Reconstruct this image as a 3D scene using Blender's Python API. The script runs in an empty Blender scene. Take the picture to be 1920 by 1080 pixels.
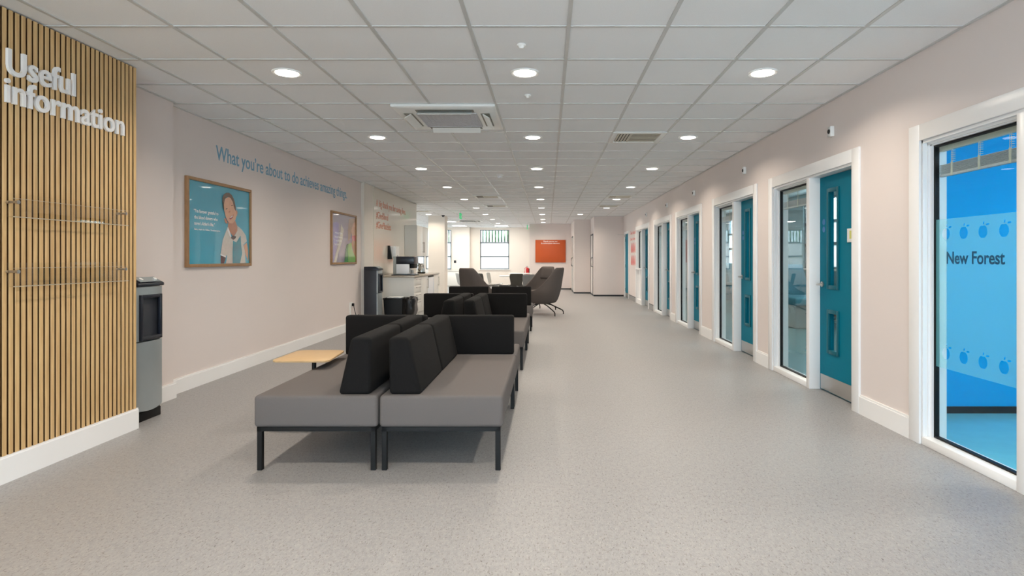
import bpy, bmesh, math, random
from mathutils import Vector, Matrix
random.seed(7)
S = bpy.context.scene
COL = S.collection
PI = math.pi

# ------------------------------------------------------------------ camera, world, exposure
cam_d = bpy.data.cameras.new('camera')
cam = bpy.data.objects.new('camera', cam_d); COL.objects.link(cam)
cam.location = (0, 0, 1.253); cam.rotation_euler = (PI/2, 0, 0)
cam_d.sensor_width = 36; cam_d.lens = 21.0
cam_d.shift_x = -67/1920; cam_d.shift_y = -55/1920
cam_d.clip_start = .05; cam_d.clip_end = 200
S.camera = cam

W = bpy.data.worlds.new('daylight'); S.world = W; W.use_nodes = True
bg = W.node_tree.nodes['Background']
bg.inputs[0].default_value = (.70, .85, 1, 1); bg.inputs[1].default_value = 11.0

sun_d = bpy.data.lights.new('sun', 'SUN'); sun_d.energy = 30; sun_d.angle = .01; sun_d.color = (1, .96, .9)
sun = bpy.data.objects.new('sun', sun_d); COL.objects.link(sun); sun.rotation_euler = (0, math.radians(-40), 0); sun.location = (-20, 0, 20)

S.view_settings.view_transform = 'Standard'; S.view_settings.look = 'None'
S.view_settings.gamma = 1; S.view_settings.use_curve_mapping = False
S.view_settings.exposure = 0.14
S.cycles.max_bounces = 10; S.cycles.diffuse_bounces = 6; S.cycles.transparent_max_bounces = 24
S.cycles.sample_clamp_indirect = 4; S.cycles.sample_clamp_direct = 30
S.cycles.caustics_reflective = False; S.cycles.caustics_refractive = False
S.cycles.use_denoising = True

LAMP_W = 15.5           # each downlight
LAMP_COL = (1, .885, .745)
DAY_W = 1.0

# ------------------------------------------------------------------ materials
def lin(c):
    c /= 255
    return c/12.92 if c <= .04045 else ((c+.055)/1.055)**2.4
def rgb(r, g, b): return (lin(r), lin(g), lin(b), 1)
MATS = {}
def mat(name, color, rough=.5, metal=0, spec=.5, noise=None, bump=None, coat=0, emit=0, aniso=None, sheen=0):
    m = bpy.data.materials.new(name); m.use_nodes = True
    nt = m.node_tree; N = nt.nodes; L = nt.links
    b = N['Principled BSDF']
    b.inputs['Base Color'].default_value = color
    b.inputs['Roughness'].default_value = rough
    b.inputs['Metallic'].default_value = metal
    b.inputs['Specular IOR Level'].default_value = spec
    b.inputs['Coat Weight'].default_value = coat
    b.inputs['Coat Roughness'].default_value = .03
    if sheen: b.inputs['Sheen Weight'].default_value = sheen
    if emit:
        b.inputs['Emission Color'].default_value = color; b.inputs['Emission Strength'].default_value = emit
    tc = N.new('ShaderNodeTexCoord')
    if noise:
        sc, amt = noise[0], noise[1]
        mp = N.new('ShaderNodeMapping'); L.new(tc.outputs['Object'], mp.inputs[0])
        if len(noise) > 2: mp.inputs['Scale'].default_value = noise[2]
        n = N.new('ShaderNodeTexNoise'); n.inputs['Scale'].default_value = sc; n.inputs['Detail'].default_value = 4
        L.new(mp.outputs[0], n.inputs['Vector'])
        r = N.new('ShaderNodeMapRange'); L.new(n.outputs[0], r.inputs[0])
        r.inputs[1].default_value = .3; r.inputs[2].default_value = .7
        r.inputs[3].default_value = 1-amt; r.inputs[4].default_value = 1+amt
        mx = N.new('ShaderNodeVectorMath'); mx.operation = 'SCALE'
        mx.inputs[0].default_value = color[:3]; L.new(r.outputs[0], mx.inputs['Scale'])
        L.new(mx.outputs[0], b.inputs['Base Color'])
    if bump:
        n = N.new('ShaderNodeTexNoise'); n.inputs['Scale'].default_value = bump[0]; n.inputs['Detail'].default_value = 3
        L.new(tc.outputs['Object'], n.inputs['Vector'])
        bp = N.new('ShaderNodeBump'); bp.inputs['Strength'].default_value = bump[1]; bp.inputs['Distance'].default_value = .002
        L.new(n.outputs[0], bp.inputs['Height']); L.new(bp.outputs[0], b.inputs['Normal'])
    MATS[name] = m
    return m
def glass(name, tint=(.93, .97, .97), f0=.05, rough=0.0):
    m = bpy.data.materials.new(name); m.use_nodes = True
    nt = m.node_tree; N = nt.nodes; L = nt.links; N.clear()
    o = N.new('ShaderNodeOutputMaterial'); f = N.new('ShaderNodeLayerWeight'); f.inputs[0].default_value = .5
    pw = N.new('ShaderNodeMath'); pw.operation = 'POWER'; pw.inputs[1].default_value = 5; L.new(f.outputs['Facing'], pw.inputs[0])
    mr = N.new('ShaderNodeMapRange'); mr.inputs[3].default_value = f0; mr.inputs[4].default_value = 1; L.new(pw.outputs[0], mr.inputs[0])
    t = N.new('ShaderNodeBsdfTransparent'); t.inputs[0].default_value = (*tint, 1)
    g = N.new('ShaderNodeBsdfGlossy'); g.inputs['Roughness'].default_value = rough
    x = N.new('ShaderNodeMixShader')
    L.new(mr.outputs[0], x.inputs[0]); L.new(t.outputs[0], x.inputs[1]); L.new(g.outputs[0], x.inputs[2]); L.new(x.outputs[0], o.inputs[0])
    MATS[name] = m; return m
def frosted(name, color=(.9, .95, .97), clear=.5):
    m = bpy.data.materials.new(name); m.use_nodes = True
    nt = m.node_tree; N = nt.nodes; L = nt.links; N.clear()
    o = N.new('ShaderNodeOutputMaterial')
    t = N.new('ShaderNodeBsdfTransparent'); t.inputs[0].default_value = (.97, .99, 1, 1)
    d = N.new('ShaderNodeBsdfDiffuse'); d.inputs[0].default_value = (*color, 1)
    tr = N.new('ShaderNodeBsdfTranslucent'); tr.inputs[0].default_value = (*color, 1)
    a = N.new('ShaderNodeMixShader'); a.inputs[0].default_value = .55
    L.new(d.outputs[0], a.inputs[1]); L.new(tr.outputs[0], a.inputs[2])
    x = N.new('ShaderNodeMixShader'); x.inputs[0].default_value = clear
    L.new(a.outputs[0], x.inputs[1]); L.new(t.outputs[0], x.inputs[2]); L.new(x.outputs[0], o.inputs[0])
    MATS[name] = m; return m

mat('wall_paint', rgb(224, 213, 208), .55, noise=(1.2, .015), bump=(90, .04))
mat('cream_paint', rgb(228, 220, 210), .5, noise=(1.2, .015))
mat('white_gloss', rgb(240, 239, 238), .3, noise=(3, .01))
mat('tile', rgb(238, 240, 242), .85, noise=(260, .035), bump=(420, .25))
mat('tbar', rgb(196, 197, 196), .32, noise=(4, .02), spec=.6)
mat('white_plastic', rgb(236, 236, 233), .35, noise=(8, .01))
mat('cassette_white', rgb(232, 233, 230), .3, noise=(8, .01))
mat('grille_grey', rgb(190, 190, 194), .5, noise=(140, .12))
mat('vent_dark', rgb(60, 54, 46), .6, noise=(20, .1))
mat('slot_grey', rgb(132, 130, 120), .5, noise=(20, .05))
mat('vent_blade', rgb(205, 200, 185), .4, noise=(20, .03))
mat('black_metal', rgb(10, 10, 10), .5, spec=.3, noise=(40, .06))
mat('black_fabric', rgb(18, 17, 17), .95, spec=.25, noise=(380, .25), bump=(700, .4))
mat('grey_fabric', rgb(102, 97, 95), .95, spec=.2, noise=(420, .12), bump=(700, .4))
mat('chair_fabric', rgb(92, 85, 82), .95, spec=.2, noise=(420, .12), bump=(700, .4))
mat('oak_table', rgb(196, 164, 120), .4, noise=(14, .09, (1, 12, 1)))
mat('oak_frame', rgb(158, 122, 86), .45, noise=(16, .12, (3, 3, 1)))
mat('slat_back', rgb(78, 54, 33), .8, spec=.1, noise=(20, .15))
mat('silver', rgb(176, 184, 186), .36, metal=.65, noise=(3, .05))
mat('dark_plastic', rgb(26, 30, 40), .3, noise=(10, .08))
mat('charcoal', rgb(44, 46, 52), .45, noise=(10, .05))
mat('dark_recess', rgb(10, 13, 26), .25, noise=(10, .08))
mat('steel', rgb(196, 192, 188), .3, metal=1, noise=(3, .06))
mat('chrome', rgb(210, 208, 204), .15, metal=1, noise=(3, .03))
mat('teal_door', rgb(0, 114, 138), .5, spec=.08, noise=(2, .03))
mat('teal_mould', rgb(0, 92, 108), .4, spec=.25, noise=(2, .03))
mat('blue_wall', rgb(0, 166, 226), .6, spec=.1, noise=(1, .015))
mat('teal_floor', rgb(92, 140, 146), .2, noise=(6, .04))
mat('teal_wall', rgb(66, 118, 130), .55, noise=(1, .015))
mat('room_wall', rgb(146, 170, 174), .55, noise=(1, .015))
mat('blue_bounce_floor', rgb(120, 196, 208), .16, noise=(6, .04))  # blue bounce and glass tint put into the colour of grey vinyl
mat('black_cove', rgb(26, 25, 25), .4, noise=(6, .05))
mat('letter_white', rgb(244, 243, 242), .35, noise=(6, .01))
mat('letter_blue', rgb(112, 160, 186), .5, noise=(6, .02))
mat('letter_navy', rgb(10, 78, 108), .5, noise=(6, .03))
mat('letter_orange', rgb(208, 126, 96), .5, noise=(6, .03))
mat('graphic_red', rgb(214, 84, 76), .5, noise=(6, .03))
mat('motif_blue', rgb(0, 150, 220), .5, noise=(6, .03))
mat('orange_board', rgb(184, 78, 24), .45, noise=(2, .03))
mat('worktop', rgb(176, 166, 152), .25, noise=(220, .15))
mat('cabinet_white', rgb(232, 230, 224), .28, noise=(3, .01))
mat('appliance_white', rgb(234, 236, 240), .3, noise=(3, .01))
mat('splash_white', rgb(222, 216, 204), .11, noise=(1, .01))
mat('red_paint', rgb(190, 24, 28), .3, noise=(6, .05))
mat('window_grey', rgb(128, 134, 138), .45, noise=(6, .03))
mat('shell_white', rgb(176, 176, 172), .35, noise=(5, .02))
mat('shell_grey', rgb(128, 128, 128), .4, noise=(5, .03))
mat('shell_dark', rgb(62, 60, 54), .4, noise=(5, .04))
mat('bin_black', rgb(14, 14, 15), .4, noise=(14, .12))
mat('bag_black', rgb(13, 13, 14), .28, noise=(30, .2), bump=(40, 1))
mat('poster_teal', rgb(64, 158, 184), .25, noise=(2.2, .05), coat=1)
mat('poster_mauve', rgb(142, 134, 152), .25, noise=(2.2, .05), coat=1)
for nm, c in dict(hair=(92, 70, 54), skin=(206, 158, 130), skin_dark=(176, 122, 98), shirt=(196, 192, 184), cuff=(226, 226, 226), scarf=(58, 140, 156),
                  bow=(64, 62, 66), mouth=(150, 62, 58), ink=(70, 50, 42), sleeve=(58, 52, 56), ribbon=(206, 200, 184), purple=(132, 124, 176),
                  blonde=(150, 122, 96), pink=(196, 96, 96), lime=(134, 192, 98), green=(58, 140, 74), tan=(176, 128, 84)).items():
    mat('ink_'+nm, rgb(*c), .25, noise=(30, .06), coat=1)
mat('sign_green', rgb(40, 190, 120), .4, noise=(6, .02), emit=.5)
mat('notice_yellow', rgb(206, 206, 110), .4, noise=(6, .02))
mat('sticker_blue', rgb(30, 110, 170), .4, noise=(6, .02))
mat('fence_white', rgb(172, 175, 174), .5, noise=(4, .02))
mat('leaf_green', rgb(46, 80, 26), .6, noise=(3, .35))
mat('paving', rgb(214, 212, 206), .8, noise=(5, .1))
mat('seat_teal', rgb(58, 128, 146), .6, noise=(30, .05))
glass('acrylic', (.99, .985, .97), .02)
glass('pane_clear', (.93, .98, .985), .008)
glass('pane_window', (.95, .98, .98), .04)
frosted('frost_window', (.95, .97, .97), .12)
frosted('frost_film', (.36, .86, .86), .66)
frosted('edge_glint', (.92, .86, .74), .45)

m = bpy.data.materials.new('lamp_lit'); m.use_nodes = True; m.node_tree.nodes.clear()
_o = m.node_tree.nodes.new('ShaderNodeOutputMaterial'); _e = m.node_tree.nodes.new('ShaderNodeEmission')
_e.inputs[0].default_value = (1, .93, .84, 1); _e.inputs[1].default_value = 9; m.node_tree.links.new(_e.outputs[0], _o.inputs[0])
MATS['lamp_lit'] = m

def wood_mat(name, base, dark):
    m = bpy.data.materials.new(name); m.use_nodes = True; nt = m.node_tree; N = nt.nodes; L = nt.links
    b = N['Principled BSDF']; b.inputs['Roughness'].default_value = .5
    tc = N.new('ShaderNodeTexCoord'); mp = N.new('ShaderNodeMapping'); mp.inputs['Scale'].default_value = (22, 22, 1.1)
    L.new(tc.outputs['Object'], mp.inputs[0])
    n = N.new('ShaderNodeTexNoise'); n.inputs['Scale'].default_value = 3; n.inputs['Detail'].default_value = 6; n.inputs['Distortion'].default_value = .6
    L.new(mp.outputs[0], n.inputs['Vector'])
    cr = N.new('ShaderNodeValToRGB'); cr.color_ramp.elements[0].position = .28; cr.color_ramp.elements[0].color = dark
    cr.color_ramp.elements[1].position = .62; cr.color_ramp.elements[1].color = base
    L.new(n.outputs[0], cr.inputs[0]); L.new(cr.outputs[0], b.inputs['Base Color'])
    MATS[name] = m; return m
wood_mat('oak_slat', rgb(216, 180, 128), rgb(190, 152, 102))

def floor_mat():
    m = bpy.data.materials.new('vinyl_floor'); m.use_nodes = True; nt = m.node_tree; N = nt.nodes; L = nt.links
    b = N['Principled BSDF']; b.inputs['Roughness'].default_value = .42; b.inputs['Specular IOR Level'].default_value = .45
    tc = N.new('ShaderNodeTexCoord')
    def nz(scale, sc, det=2):
        mp = N.new('ShaderNodeMapping'); mp.inputs['Scale'].default_value = sc; L.new(tc.outputs['Object'], mp.inputs[0])
        n = N.new('ShaderNodeTexNoise'); n.inputs['Scale'].default_value = scale; n.inputs['Detail'].default_value = det
        n.inputs['Distortion'].default_value = .4
        L.new(mp.outputs[0], n.inputs['Vector']); return n
    def ramp(n, p0, p1):
        r = N.new('ShaderNodeMapRange'); r.inputs[1].default_value = p0; r.inputs[2].default_value = p1; L.new(n.outputs[0], r.inputs[0]); return r
    def mix(a, bb, f):
        x = N.new('ShaderNodeMix'); x.data_type = 'RGBA'
        if isinstance(a, tuple): x.inputs[6].default_value = a
        else: L.new(a, x.inputs[6])
        x.inputs[7].default_value = bb; L.new(f.outputs[0], x.inputs[0]); return x.outputs[2]
    c = mix(rgb(144, 143, 143), rgb(155, 153, 152), ramp(nz(60, (1, .5, 1), 4), .35, .65))
    c = mix(c, rgb(170, 167, 163), ramp(nz(170, (1, .5, 1)), .60, .68))
    c = mix(c, rgb(129, 125, 122), ramp(nz(120, (1, .42, 1), 3), .585, .66))
    c = mix(c, rgb(100, 95, 92), ramp(nz(130, (1, .40, 1)), .66, .71))
    L.new(c, b.inputs['Base Color'])
    MATS['vinyl_floor'] = m
floor_mat()

# ------------------------------------------------------------------ mesh helpers
def origin(o):
    v = Vector((0, 0, 0))
    while o is not None:
        v += o.location; o = o.parent
    return v
class MB:
    def __init__(s): s.bm = bmesh.new(); s.mi = 0
    def _join(s, t):
        for f in t.faces: f.material_index = s.mi
        me = bpy.data.meshes.new('t'); t.to_mesh(me); t.free(); s.bm.from_mesh(me); bpy.data.meshes.remove(me); return s
    def m(s, i): s.mi = i; return s
    def box(s, x0, x1, y0, y1, z0, z1, bev=0, seg=2):
        if x1 < x0: x0, x1 = x1, x0
        if y1 < y0: y0, y1 = y1, y0
        if z1 < z0: z0, z1 = z1, z0
        t = bmesh.new()
        bmesh.ops.create_cube(t, size=1, matrix=Matrix.Translation(((x0+x1)/2, (y0+y1)/2, (z0+z1)/2)) @ Matrix.Diagonal((x1-x0, y1-y0, z1-z0, 1)))
        if bev: bmesh.ops.bevel(t, geom=t.edges[:], offset=bev, segments=seg, affect='EDGES', profile=.5)
        return s._join(t)
    def ring(s, axis, a0, a1, u0, u1, v0, v1, w, bev=0):
        """rectangular frame; axis 'x': plane YZ (u=y v=z), 'y': plane XZ, 'z': plane XY; thickness a0..a1"""
        for (p0, p1, q0, q1) in ((u0, u0+w, v0, v1), (u1-w, u1, v0, v1), (u0+w, u1-w, v0, v0+w), (u0+w, u1-w, v1-w, v1)):
            if axis == 'x': s.box(a0, a1, p0, p1, q0, q1, bev)
            elif axis == 'y': s.box(p0, p1, a0, a1, q0, q1, bev)
            else: s.box(p0, p1, q0, q1, a0, a1, bev)
        return s
    def slab(s, axis, a0, a1, u0, u1, v0, v1, holes):
        us = sorted({u0, u1, *[h[0] for h in holes], *[h[1] for h in holes]})
        vs = sorted({v0, v1, *[h[2] for h in holes], *[h[3] for h in holes]})
        us = [u for u in us if u0 <= u <= u1]; vs = [v for v in vs if v0 <= v <= v1]
        for i in range(len(us)-1):
            run = None
            for j in range(len(vs)):
                solid = False
                if j < len(vs)-1:
                    cu, cv = (us[i]+us[i+1])/2, (vs[j]+vs[j+1])/2
                    solid = not any(h[0] < cu < h[1] and h[2] < cv < h[3] for h in holes)
                if solid and run is None: run = vs[j]
                if not solid and run is not None:
                    if axis == 'x': s.box(a0, a1, us[i], us[i+1], run, vs[j])
                    elif axis == 'y': s.box(us[i], us[i+1], a0, a1, run, vs[j])
                    else: s.box(us[i], us[i+1], run, vs[j], a0, a1)
                    run = None
        return s
    def cyl(s, p0, p1, r0, r1=None, n=20, cap=True):
        r1 = r0 if r1 is None else r1
        p0, p1 = Vector(p0), Vector(p1); d = p1-p0
        t = bmesh.new()
        M = Matrix.Translation((p0+p1)/2) @ d.to_track_quat('Z', 'Y').to_matrix().to_4x4()
        bmesh.ops.create_cone(t, cap_ends=cap, segments=n, radius1=r0, radius2=r1, depth=d.length, matrix=M)
        return s._join(t)
    def tube(s, pts, r, n=8):
        pts = [Vector(p) for p in pts]; t = bmesh.new(); rings = []
        for i, p in enumerate(pts):
            d = (pts[min(i+1, len(pts)-1)]-pts[max(i-1, 0)]).normalized()
            q = d.to_track_quat('Z', 'Y')
            rr = r[i] if isinstance(r, (list, tuple)) else r
            rings.append([t.verts.new(p+q @ Vector((rr*math.cos(2*PI*k/n), rr*math.sin(2*PI*k/n), 0))) for k in range(n)])
        for a, b in zip(rings, rings[1:]):
            for k in range(n): 
                # nearest start matching keeps tubes untwisted
                t.faces.new((a[k], a[(k+1) % n], b[(k+1) % n], b[k]))
        t.faces.new(rings[0][::-1]); t.faces.new(rings[-1])
        bmesh.ops.recalc_face_normals(t, faces=t.faces[:])
        return s._join(t)
    def lathe(s, c, prof, n=28):
        t = bmesh.new(); rings = []
        for r, z in prof:
            rings.append([t.verts.new((c[0]+r*math.cos(2*PI*k/n), c[1]+r*math.sin(2*PI*k/n), c[2]+z)) for k in range(n)])
        for a, b in zip(rings, rings[1:]):
            for k in range(n): t.faces.new((a[k], a[(k+1) % n], b[(k+1) % n], b[k]))
        t.faces.new(rings[0][::-1]); t.faces.new(rings[-1])
        bmesh.ops.recalc_face_normals(t, faces=t.faces[:])
        return s._join(t)
    def prism(s, pts, vec, bev=0, seg=3):
        vec = Vector(vec); t = bmesh.new()
        a = [t.verts.new(p) for p in pts]; b = [t.verts.new(Vector(p)+vec) for p in pts]; n = len(pts)
        t.faces.new(a[::-1]); t.faces.new(b)
        for k in range(n): t.faces.new((a[k], a[(k+1) % n], b[(k+1) % n], b[k]))
        bmesh.ops.recalc_face_normals(t, faces=t.faces[:])
        if bev: bmesh.ops.bevel(t, geom=t.edges[:], offset=bev, segments=seg, affect='EDGES', profile=.5)
        return s._join(t)
    def loft(s, rings, cap=True, closed=True):
        t = bmesh.new(); R = [[t.verts.new(p) for p in r] for r in rings]; n = len(R[0])
        for a, b in zip(R, R[1:]):
            for k in range(n if closed else n-1): t.faces.new((a[k], a[(k+1) % n], b[(k+1) % n], b[k]))
        if cap and closed: t.faces.new(R[0][::-1]); t.faces.new(R[-1])
        bmesh.ops.recalc_face_normals(t, faces=t.faces[:])
        return s._join(t)
    def build(s, name, mats, parent=None, angle=35, kind=None):
        if isinstance(mats, str): mats = [mats]
        me = bpy.data.meshes.new(name)
        if parent is not None:
            bmesh.ops.translate(s.bm, vec=-origin(parent), verts=s.bm.verts[:])
        s.bm.to_mesh(me); s.bm.free()
        for k in mats: me.materials.append(MATS[k])
        for p in me.polygons: p.use_smooth = True
        me.set_sharp_from_angle(angle=math.radians(angle))
        o = bpy.data.objects.new(name, me); COL.objects.link(o)
        if parent is not None: o.parent = parent
        if kind: o['kind'] = kind
        return o
def tag(o, label, cat, group=None):
    o['label'] = label; o['category'] = cat
    if group: o['group'] = group
    return o
def thing(name, loc, label, cat, group=None, rz=0):
    o = bpy.data.objects.new(name, None); COL.objects.link(o); o.empty_display_size = .1
    o.location = loc; o.rotation_euler = (0, 0, rz)
    return tag(o, label, cat, group)
def struct(name, loc=(0, 0, 0)):
    o = bpy.data.objects.new(name, None); COL.objects.link(o); o.location = loc; o['kind'] = 'structure'; return o
def copy_tree(o, parent=None):
    c = o.copy(); COL.objects.link(c)
    if parent is not None: c.parent = parent
    for ch in list(o.children): copy_tree(ch, c)
    return c
def place(o, loc, rz, label):
    o.location = loc; o.rotation_euler = (0, 0, rz); o['label'] = label; return o

_cap = {}
def text_mesh(body, off, ext):
    cu = bpy.data.curves.new('t', 'FONT'); cu.body = body; cu.size = 1; cu.offset = off; cu.extrude = ext; cu.resolution_u = 5
    ob = bpy.data.objects.new('t', cu); COL.objects.link(ob)
    bpy.context.view_layer.update()
    me = bpy.data.meshes.new_from_object(ob.evaluated_get(bpy.context.evaluated_depsgraph_get()))
    bpy.data.objects.remove(ob); bpy.data.curves.remove(cu)
    return me
def add_text(mb, body, org, right, cap, width, depth=.0015, bold=0.0, align='left', up=(0, 0, 1)):
    """lettering whose baseline starts at org; cap height and total width in metres"""
    if 'H' not in _cap:
        h = text_mesh('H', 0, 0); _cap['H'] = max(v.co.y for v in h.vertices); bpy.data.meshes.remove(h)
    k = cap/_cap['H']
    me = text_mesh(body, bold, depth/2)
    xs = [v.co.x for v in me.vertices]; x0, x1 = min(xs), max(xs)
    kx = width/(x1-x0) if width else k
    right, up, org = Vector(right), Vector(up), Vector(org); nrm = right.cross(up)
    if align == 'center': org = org-right*(kx*(x1-x0)/2)
    for v in me.vertices:
        v.co = org+right*((v.co.x-x0)*kx)+up*(v.co.y*k)+nrm*(v.co.z+depth/2)
    t = bmesh.new(); t.from_mesh(me); bpy.data.meshes.remove(me)
    mb._join(t); return mb

ZC = 2.656
XR = 2.53; XL = -3.45
# ------------------------------------------------------------------ floor and ceiling
MB().box(-8.15, 2.69, -3.65, 27.2, -.12, 0).build('floor', 'vinyl_floor', kind='structure')
MB().box(2.69, 5.7, 1.4, 4.87, -.12, 0).build('floor', 'blue_bounce_floor', kind='structure')
MB().box(2.69, 5.7, 4.87, 20.1, -.12, 0).build('floor', 'teal_floor', kind='structure')
c = MB()
c.box(-8.15, 2.6, -3.65, 27.2, ZC+.006, ZC+.08)
c.m(1)
gx = [.127+.6*k for k in range(-14, 5)]; gy = [3.62+.6*k for k in range(-13, 40)]
for x in gx:
    if -8.1 < x < 2.53: c.box(x-.012, x+.012, -3.5, 27, ZC, ZC+.008)
for y in gy:
    if -4.5 < y < 27: c.box(-8.1, 2.53, y-.012, y+.012, ZC+.0005, ZC+.008)
for a in ((XR-.022, XR, -3.5, 20), (XL, XL+.022, 5.37, 11.04), (-3.365, -3.343, 4.4, 5.37), (-3.39, -3.368, 11.04, 15.4)):
    c.box(*a, ZC-.001, ZC+.008)
c.build('ceiling', ['tile', 'tbar'], kind='structure')
MB().box(2.6, 5.7, 1.4, 20.1, ZC+.006, ZC+.08).build('ceiling', 'tile', kind='structure')

# ------------------------------------------------------------------ left side walls
H = ZC+.02
MB().box(-3.7, -3.068, -3.5, 4.40, 0, H).build('wall_left', 'wall_paint', kind='structure')
MB().box(-3.7, -3.365, 4.40, 5.37, 0, H).build('wall_left', 'wall_paint', kind='structure')
MB().box(-3.7, XL, 5.37, 11.04, 0, H).build('wall_left', 'wall_paint', kind='structure')
MB().box(-3.7, -3.392, 11.04, 15.42, 0, H).build('wall_left', 'cream_paint', kind='structure')
MB().box(-8.1, -3.7, 15.27, 15.42, 0, H).build('wall_left', 'cream_paint', kind='structure')
LW = [(16.2, 17.5), (18.6, 19.9), (21.2, 22.5), (23.9, 25.2)]  # unseen bay windows, added to let daylight in
MB().slab('x', -8.15, -8.0, 15.27, 27.15, 0, H, [(a, b, .77, 2.56) for a, b in LW]).build('wall_left', 'cream_paint', kind='structure')
def skirt_y(name, x0, x1, y0, y1, h=.15):
    m = MB(); m.box(x0, x1, y0, y1, 0, h-.012); m.box(x0 if x0 < -1 else x0+.004, x1-.004 if x0 < -1 else x1, y0, y1, h-.012, h, 0)
    m.build(name, 'white_gloss', kind='structure')
skirt_y('baseboard_left', -3.068, -3.022, -3.5, 4.415, .152)
skirt_y('baseboard_left', -3.365, -3.347, 4.40, 5.388, .14)
skirt_y('baseboard_left', XL, XL+.018, 5.388, 11.04, .14)

# ------------------------------------------------------------------ back walls
BW = [(-3.06, -1.74), (-5.52, -4.36), (-6.72, -5.58)]
MB().slab('y', 27, 27.15, -8.15, -.6, 0, H, [(a, b, .77, 2.56) for a, b in BW]).build('wall_back', 'cream_paint', kind='structure')
MB().box(-4.28, -3.50, 26.75, 27, 0, H).build('wall_back', 'cream_paint', kind='structure')
MB().box(-.74, .95, 24.3, 27.15, 0, H).build('wall_back', 'wall_paint', kind='structure')
MB().box(.95, 1.54, 21.5, 27.15, 0, H).build('wall_back', 'wall_paint', kind='structure')
MB().box(1.54, 2.70, 19.9, 27.15, 0, H).build('wall_back', 'wall_paint', kind='structure')
b = MB()
b.box(-.75, .95, 24.29, 24.3, 0, .05); b.box(.94, 1.54, 21.49, 21.5, 0, .05); b.box(1.53, 2.53, 19.89, 19.9, 0, .05)
b.box(-.75, -.74, 24.3, 27, 0, .05); b.box(.94, .95, 21.5, 24.3, 0, .05); b.box(1.53, 1.54, 19.9, 21.5, 0, .05); b.box(-8, -.74, 26.985, 27, 0, .06)
b.build('baseboard_back', 'black_cove', kind='structure')
MB().box(-3.92, -3.38, 19.6, 20.15, 0, H).build('wall_column', 'cream_paint', kind='structure')
# unseen wall behind the photographer; glazing sized to let in cool daylight
FW = [(-2.9, -.35), (-.15, 2.4)]
MB().slab('y', -3.65, -3.5, -3.7, 2.75, 0, H, [(a, b, .15, 2.55) for a, b in FW]).build('wall_front', 'wall_paint', kind='structure')

# ------------------------------------------------------------------ windows to the outside
def ext_window(n, axis, a, u0, u1, z0, z1, frost=True, zs=(1.35, 1.976), out=1):
    """a = inner wall face; out = +1/-1 direction to the outside"""
    root = struct('window_%d' % n, {'x': (a, (u0+u1)/2, z0), 'y': ((u0+u1)/2, a, z0)}[axis])
    f = MB(); a0, a1 = sorted((a+out*.04, a+out*.09))
    f.ring(axis, a0, a1, u0, u1, z0, z1, .045)
    for z in zs:
        if axis == 'x': f.box(a0, a1, u0, u1, z-.03, z+.03)
        else: f.box(u0, u1, a0, a1, z-.03, z+.03)
    f.build('window_frame', 'window_grey', root)
    s = MB()
    b0, b1 = sorted((a-out*.05, a+out*.04))
    if axis == 'x': s.box(b0, b1, u0-.03, u1+.03, z0-.03, z0)
    else: s.box(u0-.03, u1+.03, b0, b1, z0-.03, z0)
    s.build('window_sill', 'white_gloss', root)
    zz = [z0, *zs, z1]
    for i in range(len(zz)-1):
        p = MB(); q0, q1 = sorted((a+out*.062, a+out*.068))
        if axis == 'x': p.box(q0, q1, u0+.03, u1-.03, zz[i]+.02, zz[i+1]-.02)
        else: p.box(u0+.03, u1-.03, q0, q1, zz[i]+.02, zz[i+1]-.02)
        p.build('pane', 'frost_window' if (frost and i < len(zz)-2) else 'pane_window', root)
    return root
n = 10
for a, b_ in BW: ext_window(n, 'y', 27, a, b_, .77, 2.56); n += 1
for a, b_ in LW: ext_window(n, 'x', -8.0, a, b_, .77, 2.56, out=-1); n += 1
for a, b_ in FW: ext_window(n, 'y', -3.5, a, b_, .15, 2.55, frost=False, zs=(2.05,), out=-1); n += 1

# ------------------------------------------------------------------ right wall and its glazed door screens
SETS = {2: (2.30, 4.04), 3: (4.94, 6.69), 4: (7.31, 9.03), 5: (9.91, 11.65), 6: (12.31, 14.08), 7: (14.97, 16.98)}
FAR = (18.66, 19.50)
ZT = 2.05
MB().slab('x', XR, XR+.15, -3.5, 19.95, 0, H, [(a, b_, -1, ZT) for a, b_ in SETS.values()]+[(FAR[0], FAR[1], -1, ZT)]).build('wall_right', 'wall_paint', kind='structure')
AW = .115
def skirt_right(y0, y1):
    m = MB(); m.box(XR-.018, XR, y0, y1, 0, .14); m.box(XR-.012, XR, y0, y1, .14, .155); m.build('baseboard_right', 'white_gloss', kind='structure')
skirt_right(-3.5, SETS[2][0]-AW)
for a, b_ in ((2, 3), (3, 4), (4, 5), (5, 6)): skirt_right(SETS[a][1]+AW, SETS[b_][0]-AW)
for y0, y1 in ((SETS[6][1]+AW, SETS[7][0]-AW), (SETS[7][1]+AW, FAR[0]-.09)):
    m = MB(); m.box(XR-.008, XR, y0, y1, 0, .13); m.m(1).box(XR-.01, XR, y0, y1, .13, .145); m.build('baseboard_right', ['vinyl_floor', 'black_cove'], kind='structure')

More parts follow.
